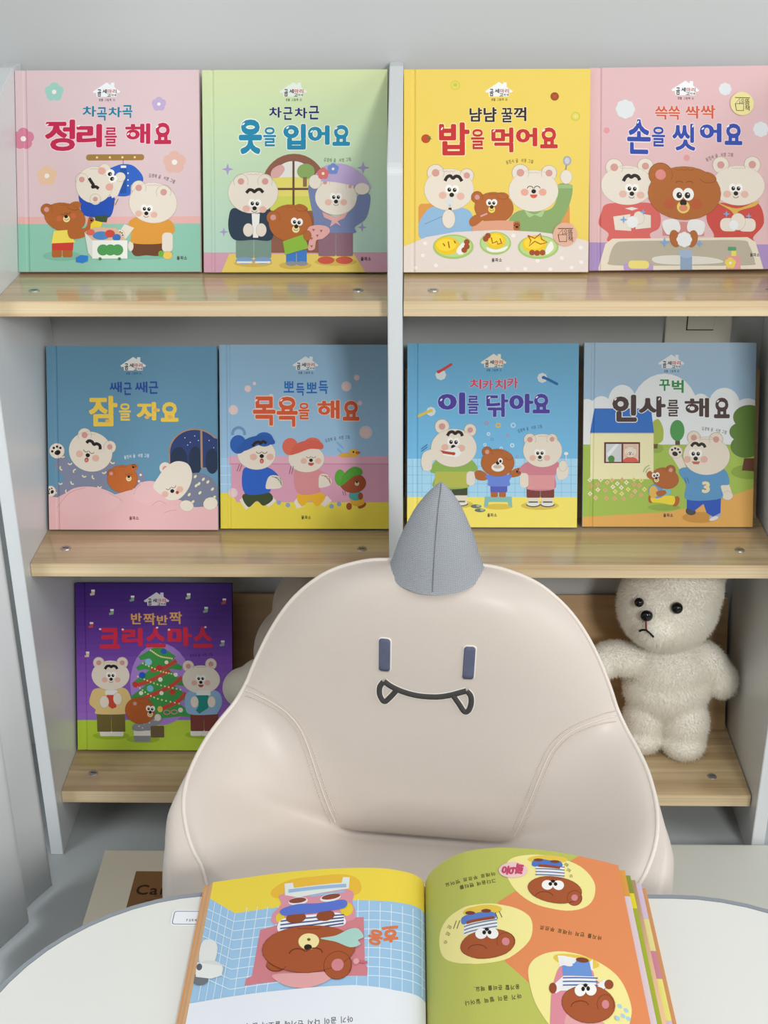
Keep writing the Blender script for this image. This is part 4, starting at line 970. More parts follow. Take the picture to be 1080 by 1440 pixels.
for i, (fn, colr, lab, _) in enumerate(BK):
    z = Z[i//4]; raise_ = TH*math.sin(TILT)+.0004
    bx = BX[i]
    if i == 4: bx -= .0009
    if i == 5: bx -= .0031
    if i == 8: bx += .0002
    if i == 0: bx += .0018
    if i == 2: bx += .0012
    b = empty('picture_book', (bx, BY[i]-raise_*2.05, z+raise_), (-TILT, 0, 0), label=lab, cat='book', group='picture books displayed on the shelves')
    if i == 3:
        b.rotation_euler = (Matrix.Rotation(-.010, 3, 'Z') @ Matrix.Rotation(-TILT, 3, 'X') @ Matrix.Rotation(-.011, 3, 'Y')).to_euler()
    mc = mat('cover_'+colr.strip('#'), colr, .5, 0, .22)
    # case: front board with a hinge groove, spine, back board
    ux = [0, .0006, .0085, .0100, .0120, .0135, W_-.0006, W_]
    V = []; F = []
    def ring(v, inset):
        o = []
        for k, u in enumerate(ux):
            dz = .0005 if k in (0, len(ux)-1) else 0
            o.append((u, groove(u)+dz, v))
        return o
    n = len(ux)
    for v in (0, H_): V += ring(v, 0)
    for v in (0, H_): V += [(u, groove(u)*.4+.0024, v) for u in ux]
    for k in range(n-1):
        F += [(k, k+1, n+k+1, n+k), (2*n+k+1, 2*n+k, 3*n+k, 3*n+k+1), (k+1, k, 2*n+k, 2*n+k+1), (n+k, n+k+1, 3*n+k+1, 3*n+k)]
    F += [(n-1, 2*n+n-1, 3*n+n-1, n+n-1)]
    mesh('front_cover', V, F, mc, b)
    box('spine', (0, .0008, 0), (.0024, TH-.0008, H_), mc, b, bev=.0007)
    box('back_cover', (.0, TH-.0024, 0), (W_, TH, H_), mc, b, bev=.0004)
    box('page_block', (.0026, .0025, .003), (W_-.003, TH-.0025, H_-.003), m_paper, b, bev=.0003)
    A = cover_art(CN[i])
    fn(A)
    A.finish('cover_print', b)
    if i in (2, 3):
        A2 = cover_art(CN[i]); A2.boxes.append(((0, 0, 1, 1), 24))
        if i == 2: sticker(A2, 897, 940, 62, '#e0b098', 4)
        else: sticker(A2, 927, 258, 66, '#e9dd9a', 4)
        o = A2.finish('award_sticker', b); o['label'] = 'round award sticker'

# ------------------------------------------------------------------ monster chair
def chair_grid():
    rim = [(0, .07, .536), (.046, .07, .533), (.064, .07, .531), (.0806, .069, .527), (.097, .067, .5215), (.114, .064, .5127), (.135, .061, .4947), (.152, .057, .474), (.168, .0525, .447), (.182, .045, .417), (.191, .038, .3948), (.2015, .027, .3777), (.212, .008, .369), (.2216, -.0165, .361), (.2282, -.045, .3517), (.230, -.07, .3437), (.228, -.09, .332), (.221, -.108, .317), (.2114, -.122, .305), (.199, -.135, .2935), (.190, -.146, .26), (.185, -.152, .2), (.182, -.152, .1), (.18, -.148, .012)]
    ctr = [(.07, .536), (.060, .5375), (.048, .536), (.036, .530), (.027, .519), (.021, .502), (.0165, .476), (.013, .446), (.011, .416), (.009, .386), (.007, .360), (.0055, .335), (.004, .310), (.002, .285), (.001, .261), (.000, .2395), (-.035, .2375), (-.075, .240), (-.115, .240), (-.150, .232), (-.166, .2), (-.168, .15), (-.166, .08), (-.162, .012)]
    wts = [0]*8+[0, .1, .3, .55, .75, .9, 1, 1, 1, 1, 1, .9, .6, .4, .3, .3]
    n = 4
    r = catmull(rim, n); c = catmull([(0, a, b) for a, b in ctr], n); ww = [v[0] for v in catmull([(a, 0, 0) for a in wts], n)]
    return r, c, ww
RIM, CTR, WTS = chair_grid()
KC = 15*4
def sstep(t): t = max(0, min(1, t)); return t*t*(3-2*t)
NQ = 33
def chair_pt(k, q):
    """q in -1..1 across the chair at station k"""
    a = abs(q); r = RIM[k]; c = CTR[k]; w = max(0, min(1, WTS[k]))
    # head profile
    yh = c[1]+(r[1]-c[1])*(.35*a**2+.65*a**6); zh = c[2]+(r[2]-c[2])*a**2.2
    # arm profile
    q0 = .34
    s = sstep((a-q0)/(1.06-q0))
    sz = max(0, (a-q0)/(1-q0))**1.15
    ya = c[1]+(r[1]-c[1])*s/sstep((1-q0)/(1.06-q0)); za = c[2]+(r[2]-c[2])*sz
    b = a**4*(1-a**10)
    ya -= .010*b; za += .020*b
    yh -= .004*b
    return Vector((math.copysign(r[0]*a, q), yh*(1-w)+ya*w, zh*(1-w)+za*w))
def make_chair():
    o = empty('monster_armchair', (.136, -.43, 0), (0, 0, -math.radians(6.5)), label='beige faux-leather child armchair with a monster face and grey horn', cat='chair')
    nk = len(RIM)
    qs = [-1+2*j/(2*NQ) for j in range(2*NQ+1)]
    qs = [math.copysign(abs(q)**.8, q) for q in qs]
    V = []
    for k in range(nk):
        for q in qs:
            p = chair_pt(k, q)
            d = math.exp(-((k-KC)/.75)**2)
            a = abs(p.x)
            f = d*(1 if a < .08 else max(0, 1-(a-.08)/.02))
            p.y += .015*f; p.z -= .007*f
            V.append(p)
    up = mesh('upholstery', V, grid_faces(nk, len(qs)), m_leather, o, True)
    up.data.materials[0] = m_leather
    # outer shell: from the piping round to the flat back
    rows = []
    for sg in (-1, 1):
        pass
    V = []; nt = 10
    def shell(k, t, sg):
        r = RIM[k]
        lo = sstep((k-56)/10)
        yb = .105; dy = yb-r[1]
        xb = r[0]*(.92-.10*sstep((k-30)/12))*(1-lo)+.225*lo
        xm = r[0]*.995*(1-lo)+max(r[0], .249)*lo
        zs = min(1, r[2]/.29)
        a, m_, b = Vector((r[0], r[1], r[2])), Vector((xm, r[1]+.035, r[2]-.034*zs)), Vector((xb, yb, r[2]-.80*dy*zs))
        p = a*(1-t)**2+(m_*2-(a+b)/2)*(2*t*(1-t))+b*t*t
        return Vector((sg*p.x, p.y, max(p.z, .006)))
    for k in range(nk):
        for t in range(nt+1): V.append(shell(k, t/nt, -1))
    base = len(V); F = grid_faces(nk, nt+1)
    for k in range(nk):
        for t in range(nt+1): V.append(shell(k, t/nt, 1))
    F += [tuple(reversed(f)) for f in grid_faces(nk, nt+1, base)]
    base2 = len(V)
    for k in range(nk):
        L, Rr = shell(k, 1, -1), shell(k, 1, 1)
        for j in range(13):
            t = j/12; p = L.lerp(Rr, t); p.y += .02*(1-(2*t-1)**2); V.append(p)
    F += [tuple(reversed(f)) for f in grid_faces(nk, 13, base2)]
    mesh('outer_shell', V, F, m_leather, o, True)
    pts = [Vector((-p[0], p[1], p[2])) for p in reversed(RIM)]+[Vector(p) for p in RIM[1:]]
    tube('piping', pts, .0022, m_pipe, o, 8)
    # surface lookup for sewn-on details
    dgm = up.data
    bvh = BVHTree.FromPolygons([v.co.copy() for v in dgm.vertices], [tuple(p.vertices) for p in dgm.polygons])
    def snap(x, z, off=0, y0=-.5):
        h = bvh.ray_cast(Vector((x, y0, z)), Vector((0, 1, 0)))
        if h[0] is None: return Vector((x, 0, z))
        nn = h[1]
        if nn.y > 0: nn = -nn
        return h[0]+nn*off
    def patch(outline, off, m, name, parent):
        """flat patch laid on the upholstery, fan of rings"""
        cx = sum(p[0] for p in outline)/len(outline); cz = sum(p[1] for p in outline)/len(outline)
        V = [snap(cx, cz, off)]; F = []; nr = 4; n = len(outline)
        for r in range(1, nr+1):
            for x, z in outline: V.append(snap(cx+(x-cx)*r/nr, cz+(z-cz)*r/nr, off))
        for x, z in outline: V.append(snap(x, z, -.001))
        for j in range(n): F.append((0, 1+(j+1) % n, 1+j))
        for r in range(nr):
            b0 = 1+r*n; b1 = b0+n
            for j in range(n): F.append((b0+j, b0+(j+1) % n, b1+(j+1) % n, b1+j))
        return mesh(name, V, F, m, parent, True)
    for x, z, ro in ((-.0419, .4555, 0), (.0420, .4528, .03)):
        e = patch([(x+a+ro*b, z+b) for a, b in rrect(-.0057, -.0175, .0057, .0175, .003, 4)], .0016, m_eye, 'eye', o)
        patch([(x+a*1.0+ro*b, z+b) for a, b in rrect(-.0068, -.0187, .0068, .0187, .0038, 4)], .0008, m_patch, 'eye_border', e)
    # mouth: smile band with an open fang at each end
    def band(pts, wd, off, m, name, parent, taper=None):
        P = catmull([(a, b, 0) for a, b in pts], 8); V = []; F = []
        for i, p in enumerate(P):
            t = P[min(i+1, len(P)-1)]-P[max(i-1, 0)]; t.normalize(); n = Vector((-t.y, t.x, 0))
            for s in (-1, -.5, 0, .5, 1):
                q = p+n*wd/2*s; V.append(snap(q.x, q.y, off if abs(s) < 1 else off*.3))
        return mesh(name, V, grid_faces(len(P), 5), m, parent, True)
    mo = band([(-.0425, .4262), (-.0355, .4212), (-.025, .4166), (-.0125, .4134), (-.001, .4124), (.0125, .4130), (.024, .4156), (.034, .4192), (.0405, .4216)], .0062, .0020, m_mouth, 'mouth', o)
    band([(-.0425, .4262), (-.0355, .4212), (-.025, .4166), (-.0125, .4134), (-.001, .4124), (.0125, .4130), (.024, .4156), (.034, .4192), (.0405, .4216)], .0082, .0008, m_patch, 'mouth_border', mo)
    for pts in ([(-.0425, .4262), (-.0465, .4195), (-.0468, .4110), (-.0440, .4045), (-.0418, .4030), (-.0395, .4045), (-.0345, .4105), (-.0290, .4180)],
                [(.0405, .4216), (.0445, .4165), (.0455, .4090), (.0438, .4010), (.0408, .3975), (.0378, .3990), (.0335, .4060), (.0270, .4158)]):
        band(pts, .0056, .0021, m_mouth, 'fang', mo); band(pts, .0078, .0008, m_patch, 'fang_border', mo)
    # double stitched seams from the arm notch to the seat corner
    for sg in (-1, 1):
        pl = [(.1905, .3895), (.178, .3892), (.160, .3845), (.143, .3755), (.130, .361), (.121, .341), (.112, .313), (.103, .283), (.094, .254)]
        P = [snap(sg*p.x, p.y, .0004, -.075) for p in catmull([(a, b, 0) for a, b in pl], 10)]
        seam = tube('seam', P, .0007, m_pipe, o, 6)
        for side in (-1, 1):
            V = []; F = []
            Q = []
            cp = catmull([(a, b, 0) for a, b in pl], 10)
            for i, p in enumerate(cp):
                t = cp[min(i+1, len(cp)-1)]-cp[max(i-1, 0)]; t.normalize(); n = Vector((-t.y, t.x, 0))
                q = p+n*.0042*side; Q.append(snap(sg*q.x, q.y, .0007, -.075))
            for i in range(0, len(Q)-1):
                a, b = Q[i], Q[i+1]
                m_ = 1 if (b-a).length < .0035 else 2
                for j in range(m_):
                    u, v = a.lerp(b, (j+.15)/m_), a.lerp(b, (j+.72)/m_)
                    if (v-u).length < 1e-5 or (v-u).length > .005: continue
                    tv, tf = tube_vf([u, v], .00055, 5, False, len(V)); V += tv; F += tf
            st = mesh('stitching', V, F, m_pipe, seam, True); st['kind'] = 'stuff'
    # horn
    hw = [(.533, .0470, .0045), (.5455, .0425, .0045), (.563, .0375, .005), (.579, .0310, .0055), (.593, .0248, .006), (.603, .0192, .0066), (.612, .0132, .0072), (.619, .0075, .0078), (.6235, .0034, .008), (.6252, .0008, .0082)]
    H = catmull(hw, 3); V = []; nph = 40
    for i, (z, rw, cx) in enumerate(H):
        u = i/(len(H)-1)
        for k in range(nph):
            ph = 2*pi*k/nph; sn = math.sin(ph); cs = math.cos(ph)
            drop = max(0, -sn)**1.2
            f = (1-u)**2.2
            seamd = .0009*math.exp(-((k-nph*.75)/.8)**2)*(1-u)
            V.append((cx+rw*cs,   .062+(rw*.9-seamd)*sn, z-.006*drop*f))
    F = grid_faces(len(H), nph, 0, True); F.append(tuple((len(H)-1)*nph+k for k in range(nph)))
    # skirt down to the front of the head
    sk = len(V)
    for k in range(nph):
        ph = 2*pi*k/nph; sn = math.sin(ph); cs = math.cos(ph); d = max(0, -sn)**1.2
        V.append((.0045+.0485*cs, .062+.0430*sn, .5325-.0085*d))
    for k in range(nph):
        l = (k+1) % nph; F.append((sk+k, sk+l, l, k))
    hn = mesh('horn', V, F, m_horn, o, True); hn['label'] = 'grey woven fabric horn'
    tube('horn_seam', [Vector(V[i*nph+int(nph*.75)])+Vector((0, -.0002, 0)) for i in range(len(H)-1)], .0005, mat('seam_dark', '#6e747c', .9), hn, 5)
    return o
chair = make_chair()

# ------------------------------------------------------------------ table
def table():
    ZT = .37
    t = empty('kids_table', (.156, -.95, 0), label='low white kids table with grey edging in the foreground', cat='table')
    def outline(ins):
        return rrect(-.375+ins, -.295+ins, .375-ins, .2945-ins, .185-ins, 14)
    prism('tabletop', outline(.0058), 'z', ZT-.024, ZT, m_table, t, bev=.0004)
    # edging ring
    a, b = outline(0), outline(.0056); n = len(a); V = []; F = []
    for z, o in ((ZT-.025, a), (ZT-.002, a), (ZT+.0001, [(p[0]*.9965, p[1]*.9955) for p in a]), (ZT+.0001, b), (ZT-.025, b)):
        V += [(p[0], p[1], z) for p in o]
    for i in range(5):
        for k in range(n):
            l = (k+1) % n; j = (i+1) % 5; F.append((i*n+k, i*n+l, j*n+l, j*n+k))
    mesh('edging', V, F, m_trim, t)
    for sx in (-1, 1):
        for sy in (-1, 1):
            V, F = tube_vf([(sx*.29, sy*.21, 0), (sx*.275, sy*.195, ZT-.0255)], [.014, .02], 16)
            mesh('leg', V, F, m_table, t, True)
    return t
tb = table()
lb = prism('table_sticker', rrect(-.0785, -.6990, -.01, -.6805, .003, 4), 'z', .3702, .3706, mat('label_white', '#eef0f6', .35), None)
tag(lb, 'white rectangular label sticker on the table half under the open book', 'sticker')
A = Art(lambda x, y: (x, y), .2, .1, lambda u, v, h: (u-.1, v-.74, .3706+h), ())
A.step = .00006
for r0, r1, c in ((.0018, .0022, '#5a5f68'),):
    o1 = rrect(-.0770+.1, -.6976+.74, -.0112+.1, -.6819+.74, .0024, 5); o2 = rrect(-.0764+.1, -.6970+.74, -.0118+.1, -.6825+.74, .002, 5)
    A.emit([[o1[i-1], o1[i], o2[i], o2[i-1]] for i in range(len(o1))], c)
A2 = Art(lambda x, y: (x, .1-y), .2, .1, lambda u, v, h: (u-.1, v-.74, .3706+h), ())
A2.step = .00006
A2.line('FURNITURE', (.0345, .0525), (.0555, .0525), .0036, '#3a3d44', .03)
A2.line('ZM', (.0585, .0450), (.066, .0450), .0042, '#3a3d44', .03)
A.finish('printed_border', lb); A2.finish('lettering', lb)

# ------------------------------------------------------------------ open book on the table
def open_book():
    ZT = .3703; YT = -.655; LEN = .215
    o = empty('open_picture_book', (.134, -.76, ZT), label='open picture book with bathroom scenes lying on the white table', cat='book')
    ox, oy, oz = .134, -.76, ZT
    lz = [(-.0475, .3785), (-.02, .3835), (.01, .3890), (.0455, .3935), (.075, .3952), (.0994, .3948), (.118, .391), (.128, .3865), (.1335, .3800)]
    rz = [(.1345, .3800), (.1385, .3900), (.1475, .4005), (.160, .4095), (.172, .4145), (.195, .4180), (.220, .4172), (.2433, .4142), (.272, .4075), (.2975, .4000)]
    def prof(P):
        Q = catmull([(a, 0, b) for a, b in P], 6); return [(q.x, q.z) for q in Q]
    def zat(P, x):
        for (a, za), (b, zb) in zip(P[:-1], P[1:]):
            if x <= b: return za+(zb-za)*max(0, (x-a))/(b-a)
        return P[-1][1]
    PL, PR = prof(lz), prof(rz)
    def sheet(name, P, m, th=.0003):
        V = []; F = []; n = len(P)
        for yy in (YT, YT-LEN):
            for x, z in P: V.append((x-ox, yy-oy, z-oz))
        for yy in (YT, YT-LEN):
            for x, z in P: V.append((x-ox, yy-oy, z-th-oz))
        for k in range(n-1): F += [(k, n+k, n+k+1, k+1), (2*n+k, 2*n+k+1, 3*n+k+1, 3*n+k), (k, k+1, 2*n+k+1, 2*n+k), (n+k+1, n+k, 3*n+k, 3*n+k+1)]
        F += [(0, 2*n, 3*n, n), (n-1, 2*n-1, 4*n-1, 3*n-1)]
        return mesh(name, V, F, m, o, True)
    # covers and the leaves under the open pages
    box('back_cover', (-.056-ox, YT-LEN-.003-oy, .0), (.132-ox, YT+.003-oy, .0024), mat('cover_orange', '#d89a62', .45), o, bev=.0004)
    box('front_cover', (.136-ox, YT-LEN-.003-oy, .0), (.3235-ox, YT+.003-oy, .0024), mat('cover_orange', '#d89a62', .45), o, bev=.0004)
    box('spine', (.131-ox, YT-LEN-.003-oy, .0001), (.137-ox, YT+.003-oy, .0026), mat('cover_orange', '#d89a62', .45), o, bev=.0004)
    def block(name, top, bot, m):
        V = []; n = len(top)
        for yy in (YT-.0004, YT-LEN+.0004):
            V += [(x-ox, yy-oy, z-oz) for x, z in top]+[(x-ox, yy-oy, z-oz) for x, z in bot]
        F = []
        for k in range(n-1):
            F += [(k, k+1, n+k+1, n+k), (2*n+k+1, 2*n+k, 3*n+k, 3*n+k+1), (k+1, k, 2*n+k, 2*n+k+1), (n+k, n+k+1, 3*n+k+1, 3*n+k)]
        F += [(0, n, 3*n, 2*n), (n-1, 2*n+n-1, 3*n+n-1, 2*n-1)]
        return mesh(name, V, F, m, o)
    top = [(x, z-.0006) for x, z in PL]
    top[0] = (-.0478, PL[0][1]-.0006)
    m_fore = wood('page_fore_edge', '#c98f5c', '#e6b887', .6, 0, (300, 1.2, 500))
    bl = block('page_block', top, [(-.0545+(.187)*i/(len(top)-1), .3728) for i in range(len(top))], m_fore); bl['label'] = 'orange-tinted fore-edge of the left pages'
    # fanned leaves at right, each a little lower and further out
    fan = [(.3035, .3945, '#e3cfd4', [(0, .032, '#e3a14c'), (.032, .3, '#e3cfd4')]), (.3085, .3890, '#a9b53c', [(0, .022, '#8f9a3c'), (.022, .040, '#e6dd2e'), (.040, .3, '#a9b53c')]), (.3130, .3840, '#e2b892', []), (.3185, .3795, '#d9c6d6', [(0, .042, '#d6c3d8'), (.042, .078, '#e8dc96'), (.078, .108, '#cf8a9c'), (.108, .150, '#ebe37e'), (.15, .3, '#d6c3d8')])]
    for i, (xe, ze, c, bands) in enumerate(fan):
        P = []
        n = 24
        for k in range(n+1):
            t = k/n; x = .136+(xe-.136)*t
            xr = .1345+(.2975-.1345)*t
            zz = zat(PR, xr); hfull = zz-.3728
            P.append((x, .3732+hfull*(1-(i+1)*.18)*(1-t**3)+(ze-.3732)*t**3))
        s = sheet('leaf', P, ink(c))
        s['label'] = ['pink and orange page edge', 'olive and yellow page edge', 'peach page edge', 'lilac page edge with coloured blocks'][i]
        if bands:
            Af = Art(lambda x, y: (x, y), .4, LEN, lambda u, v, h, P=P: (u-ox, YT-v-oy, zat(P, u)+h-oz), [p[0] for p in P[1:-1]])
            Af.step = .00008
            for a, b, cc in bands: Af.poly([(xe-.02, a), (xe, a), (xe, min(b, LEN)), (xe-.02, min(b, LEN))], cc)
            Af.finish('page_print', s)
    # upper pages
    lp = sheet('left_page', PL, m_paper); rp = sheet('right_page', PR, m_paper)
    # ---- printing on the left page (sketch frame 1080 x 780)
    xs = [(135, 183), (300, 155), (570, 125), (840, 123), (960, 145), (1010, 176)]
    def yt(P, x):
        if x <= P[0][0]: return P[0][1]
        for (a, ya), (b, yb) in zip(P[:-1], P[1:]):
            if x <= b: return ya+(yb-ya)*(x-a)/(b-a)
        return P[-1][1]
    def mapL(x, y):
        xl = 135-(y-183)*65/597; xr = 1012+(y-175)*14/605
        t = (x-xl)/(xr-xl); x0 = 135+t*(1010-135)
        v = (y-yt(xs, x0))/3*.00079
        return ((-.0475+t*(.1335+.0475))+.0475, max(0, v)) if True else None
    AL = Art(mapL, .181, LEN, lambda u, v, h: (u-.0475-ox, YT-v-oy, zat(PL, u-.0475)+h-oz), [p[0]+.0475 for p in PL[1:-1]])
    AL.step = .00006
    AL.poly([(40, 100), (1040, 100), (1040, 345), (840, 290), (560, 285), (230, 330), (20, 240)], '#ecd349')
    AL.poly([(1050, 318), (840, 275), (700, 275), (560, 285), (240, 325), (130, 262), (118, 262), (60, 700), (240, 672), (480, 645), (740, 630), (900, 650), (1060, 690)], '#9cc3e2')
    for y0, y1, y2 in ((362, 347, 388), (402, 386, 428), (442, 425, 468), (482, 464, 508), (522, 503, 548), (562, 542, 588), (602, 580, 626), (642, 615, 660)):
        AL.stroke([(238, y0), (560, y1-15), (800, y1-25), (1030, y2-20)], 3, '#dcebf5'); AL.stroke([(238, y0), (110-(y0-330)*.1, y0-62)], 3, '#dcebf5')
    for x in (288, 332, 376, 420, 745, 790, 835, 880, 925, 968, 1005): AL.stroke([(x, 297 if x < 500 else 268+(x-745)*.17), (x-28 if x < 500 else x+5, 672)], 3, '#dcebf5')
    for x in (150, 180, 210, 240): AL.stroke([(x, 278+(x-150)*.55), (x-36, 692)], 3, '#dcebf5')
    AL.poly([(40, 705), (240, 672), (480, 645), (740, 630), (900, 650), (1060, 690), (1060, 1000), (20, 1000)], '#e4e8ee')
    AL.blob([(385, 230), (450, 180), (560, 160), (690, 155), (750, 190), (735, 250), (560, 240), (420, 262)], '#e9b93e')
    AL.poly([(350, 400), (440, 375), (770, 350), (780, 545), (792, 560), (790, 592), (300, 628), (305, 600), (328, 590)], '#cf7f88')
    AL.blob([(410, 590), (520, 580), (640, 580), (640, 610), (560, 636), (470, 630)], '#dfa3a2')
    AL.blob([(440, 240), (700, 225), (722, 290), (736, 330), (700, 370), (430, 380), (395, 340), (430, 290)], '#d993a0')
    AL.poly([(440, 195), (475, 190), (480, 215), (675, 195), (680, 168), (708, 170), (706, 222), (500, 258), (445, 248)], '#dfe6e0')
    AL.stroke([(458, 230), (695, 208)], 16, '#9bb8d8'); AL.stroke([(550, 252), (690, 235)], 10, '#9bb8d8')
    AL.ell(700, 315, 26, 30, '#e4c83c'); AL.ell(430, 350, 18, 22, '#e4c83c')
    AL.blob([(425, 370), (470, 345), (560, 335), (660, 330), (692, 352), (690, 385), (600, 395), (440, 415)], '#eeeef0')
    for y in (0, 16, 32, 48): AL.stroke([(432, 365+y), (560, 348+y), (690, 340+y*.8)], 6, '#4a5a86', True)
    AL.hand(495, 350, 40, 22, '#8f4a2a', -8, ED); AL.hand(615, 342, 36, 22, '#8f4a2a', -5, ED)
    AL.ell(500, 275, 40, 18, '#e8e6e6', -8); AL.ell(498, 272, 36, 12, '#8a4a38', -8); AL.ell(632, 262, 42, 18, '#e8e6e6', -8); AL.ell(634, 258, 38, 12, '#8a4a38', -8)
    AL.blob([(432, 315), (500, 290), (600, 285), (690, 275), (692, 310), (600, 325), (500, 335), (440, 340)], '#5a74cc')
    AL.head(552, 482, 188, 96, '#a5542e', [(672, 552, 55)], -2, (425, 545, 42, 30), '#6f3218', '#d0848a')
    AL.ell(552, 452, 42, 34, '#efe0a0'); AL.ell(550, 476, 16, 12, '#231c18'); AL.ell(552, 444, 7, 6, '#6a5a20')
    AL.arc(510, 505, 34, 22, 180, 330, 4, '#6f3218'); AL.arc(575, 502, 34, 22, 200, 360, 4, '#6f3218')
    AL.blob([(598, 442), (660, 432), (715, 405), (750, 405), (772, 438), (750, 452), (760, 470), (720, 482), (660, 458)], '#a9d0c6')
    AL.glyph_in('흐', (846, 388, 912, 458), '#d8784e', .045, 175); AL.glyph_in('응', (790, 402, 850, 468), '#d8784e', .045, 190)
    AL.stroke([(730, 535), (790, 542)], 10, '#c86a78'); AL.ell(745, 538, 12, 12, '#dfa3a2')
    AL.blob([(112, 450), (172, 462), (165, 540), (105, 540)], '#dfe1dd'); AL.ell(150, 565, 58, 34, '#d5d8d4'); AL.ell(112, 608, 36, 24, '#6f7478'); AL.poly([(90, 540), (200, 552), (205, 590), (160, 605), (95, 600)], '#e4e6e2'); AL.ell(106, 560, 12, 14, '#5a5f62')
    AL.line('아기 곰이 다시 변기에 살포시 앉아요', (742, 757), (290, 786), 26, '#4a4a50', .015)
    AL.finish('page_print', lp)
    # ---- printing on the right page
    xr_ = [(55, 172), (80, 128), (120, 92), (180, 62), (240, 45), (360, 30), (480, 35), (600, 48), (690, 68), (867, 105)]
    def mapR(x, y):
        xl = 55+(y-170)*12/610; xr = 867+(y-105)*133/675
        t = (x-xl)/(xr-xl); x0 = 55+t*(867-55)
        v = (y-yt(xr_, x0))/3*.00079
        return t*.163, max(0, v)
    AR = Art(mapR, .163, LEN, lambda u, v, h: (u+.1345-ox, YT-v-oy, zat(PR, u+.1345)+h-oz), [p[0]-.1345 for p in PR[1:-1]])
    AR.step = .00006
    AR.poly([(20, -80), (1100, -80), (1100, 1000), (20, 1000)], '#b9bd5c')
    AR.poly([(690, 50), (1100, -20), (1100, 1000), (700, 1000), (560, 690), (470, 600), (380, 525), (420, 380), (350, 285), (480, 200), (600, 130)], '#df8a58')
    AR.blob([(385, 150), (400, 90), (480, 66), (590, 75), (700, 120), (760, 190), (760, 260), (720, 305), (640, 318), (520, 295), (430, 235)], '#efe496')
    AR.blob([(115, 460), (130, 370), (200, 310), (300, 290), (400, 300), (480, 340), (496, 400), (470, 460), (380, 520), (260, 538), (150, 520)], '#efe496')
    AR.blob([(478, 590), (490, 530), (550, 495), (650, 490), (770, 530), (860, 590), (905, 670), (910, 740), (850, 830), (650, 830), (520, 710)], '#efe496')
    def bear(cx, cy, rx, ry, rot, ex, ey, earx, eary, er, fx, fy, k):
        AR.head(cx, cy, rx, ry, '#a5552f', [(earx, eary, er)], rot, None, '#6f3218', '#d0848a')
        for sg in (-1, 1): AR.ell(ex+sg*k*1.05, ey, k*1.1, k, '#f0eeea'); 
        for sg in (-1, 1): AR.ell(ex+sg*k*.5, ey-k*.2, k*.36, k*.4, '#1d1714', 0, 10)
        AR.ell(ex, ey-k*.75, k*.4, k*.32, '#1d1714', 0, 10)
        AR.arc(fx, fy, k*1.7, k*1.0, 180, 350, 3, '#6f3218')
    AR.ell(560, 88, 85, 20, '#e2c24c'); AR.poly([(505, 110), (630, 118), (630, 170), (515, 165)], '#e8e8e6')
    for y in (0, 14, 28, 42): AR.stroke([(508, 118+y), (632, 124+y)], 5, '#6a7a98')
    AR.blob([(495, 100), (520, 85), (560, 92), (610, 95), (620, 120), (560, 118), (500, 122)], '#4f74c0'); AR.ell(520, 92, 20, 7, '#7a4030'); AR.ell(590, 98, 20, 7, '#7a4030'); AR.stroke([(520, 118), (612, 126)], 12, '#93492c')
    AR.ell(575, 182, 16, 12, '#efd768'); bear(592, 228, 115, 58, 8, 582, 208, 675, 265, 32, 545, 260, 22)
    AR.ell(415, 140, 60, 36, '#e9c6c4', 0); AR.glyph_in('뿌', (408, 112, 460, 158), '#c2476a', .05, 100); AR.glyph_in('웅', (372, 116, 414, 168), '#c2476a', .05, 100)
    AR.ell(290, 320, 80, 24, '#e2c24c', -6); AR.poly([(212, 400), (225, 365), (345, 345), (355, 390), (215, 425)], '#e8e8e6')
    for y in (0, 14, 28): AR.stroke([(215, 388+y), (350, 358+y)], 5, '#6a7a98')
    AR.blob([(205, 350), (240, 335), (300, 325), (338, 330), (340, 355), (270, 360), (212, 378)], '#5a7cc4'); AR.ell(240, 330, 20, 8, '#7a4030'); AR.ell(305, 322, 20, 8, '#7a4030'); AR.stroke([(225, 372), (338, 350)], 12, '#93492c')
    bear(312, 458, 112, 58, -8, 308, 418, 385, 448, 36, 270, 484, 22)
    for p in ([(172, 392), (184, 358)], [(186, 392), (198, 358)], [(342, 328), (352, 355)], [(358, 322), (370, 348)]): AR.stroke(p, 3, '#4a4a30')
    AR.ell(680, 528, 100, 26, '#e2c24c', 10); AR.poly([(600, 505), (625, 505), (740, 530), (750, 520), (750, 580), (610, 560)], '#e8e8e6')
    AR.blob([(600, 560), (640, 545), (740, 560), (760, 600), (800, 640), (620, 700), (580, 730), (570, 660)], '#d98a98')
    AR.poly([(618, 545), (670, 535), (680, 525), (735, 528), (748, 590), (620, 582)], '#6a92d0'); AR.ell(640, 537, 24, 9, '#e8e6e4', 10); AR.ell(705, 524, 28, 10, '#7a4030', 8)
    AR.poly([(622, 585), (760, 590), (762, 622), (800, 600), (825, 620), (780, 645), (610, 640), (590, 650), (572, 625)], '#e8e8e6')
    for y in (0, 14, 28): AR.stroke([(620, 592+y), (770, 596+y)], 5, '#4f6aa8')
    AR.ell(578, 630, 16, 20, '#93492c'); AR.ell(818, 620, 20, 18, '#93492c')
    AR.poly([(570, 660), (640, 660), (720, 800), (560, 800)], '#d98a98'); AR.blob([(640, 720), (760, 740), (800, 790), (640, 800)], '#e0a3a4')
    bear(728, 690, 114, 68, 6, 716, 640, 800, 695, 36, 690, 700, 22)
    for x, y in ((862, 700), (890, 715), (875, 735), (898, 745), (850, 745)): AR.ell(x, y, 12, 8, '#a9cdd8', 30, 8)
    ln = lambda t, a, b, h=20: AR.line(t, a, b, h, '#4a4420', .02)
    ln('그다음에 팬티를', (345, 186), (195, 216)); ln('아래로 쭈르르 벗어요', (343, 154), (136, 198)); ln('바지를 먼저 아래로 쭈르르', (793, 436), (525, 388))
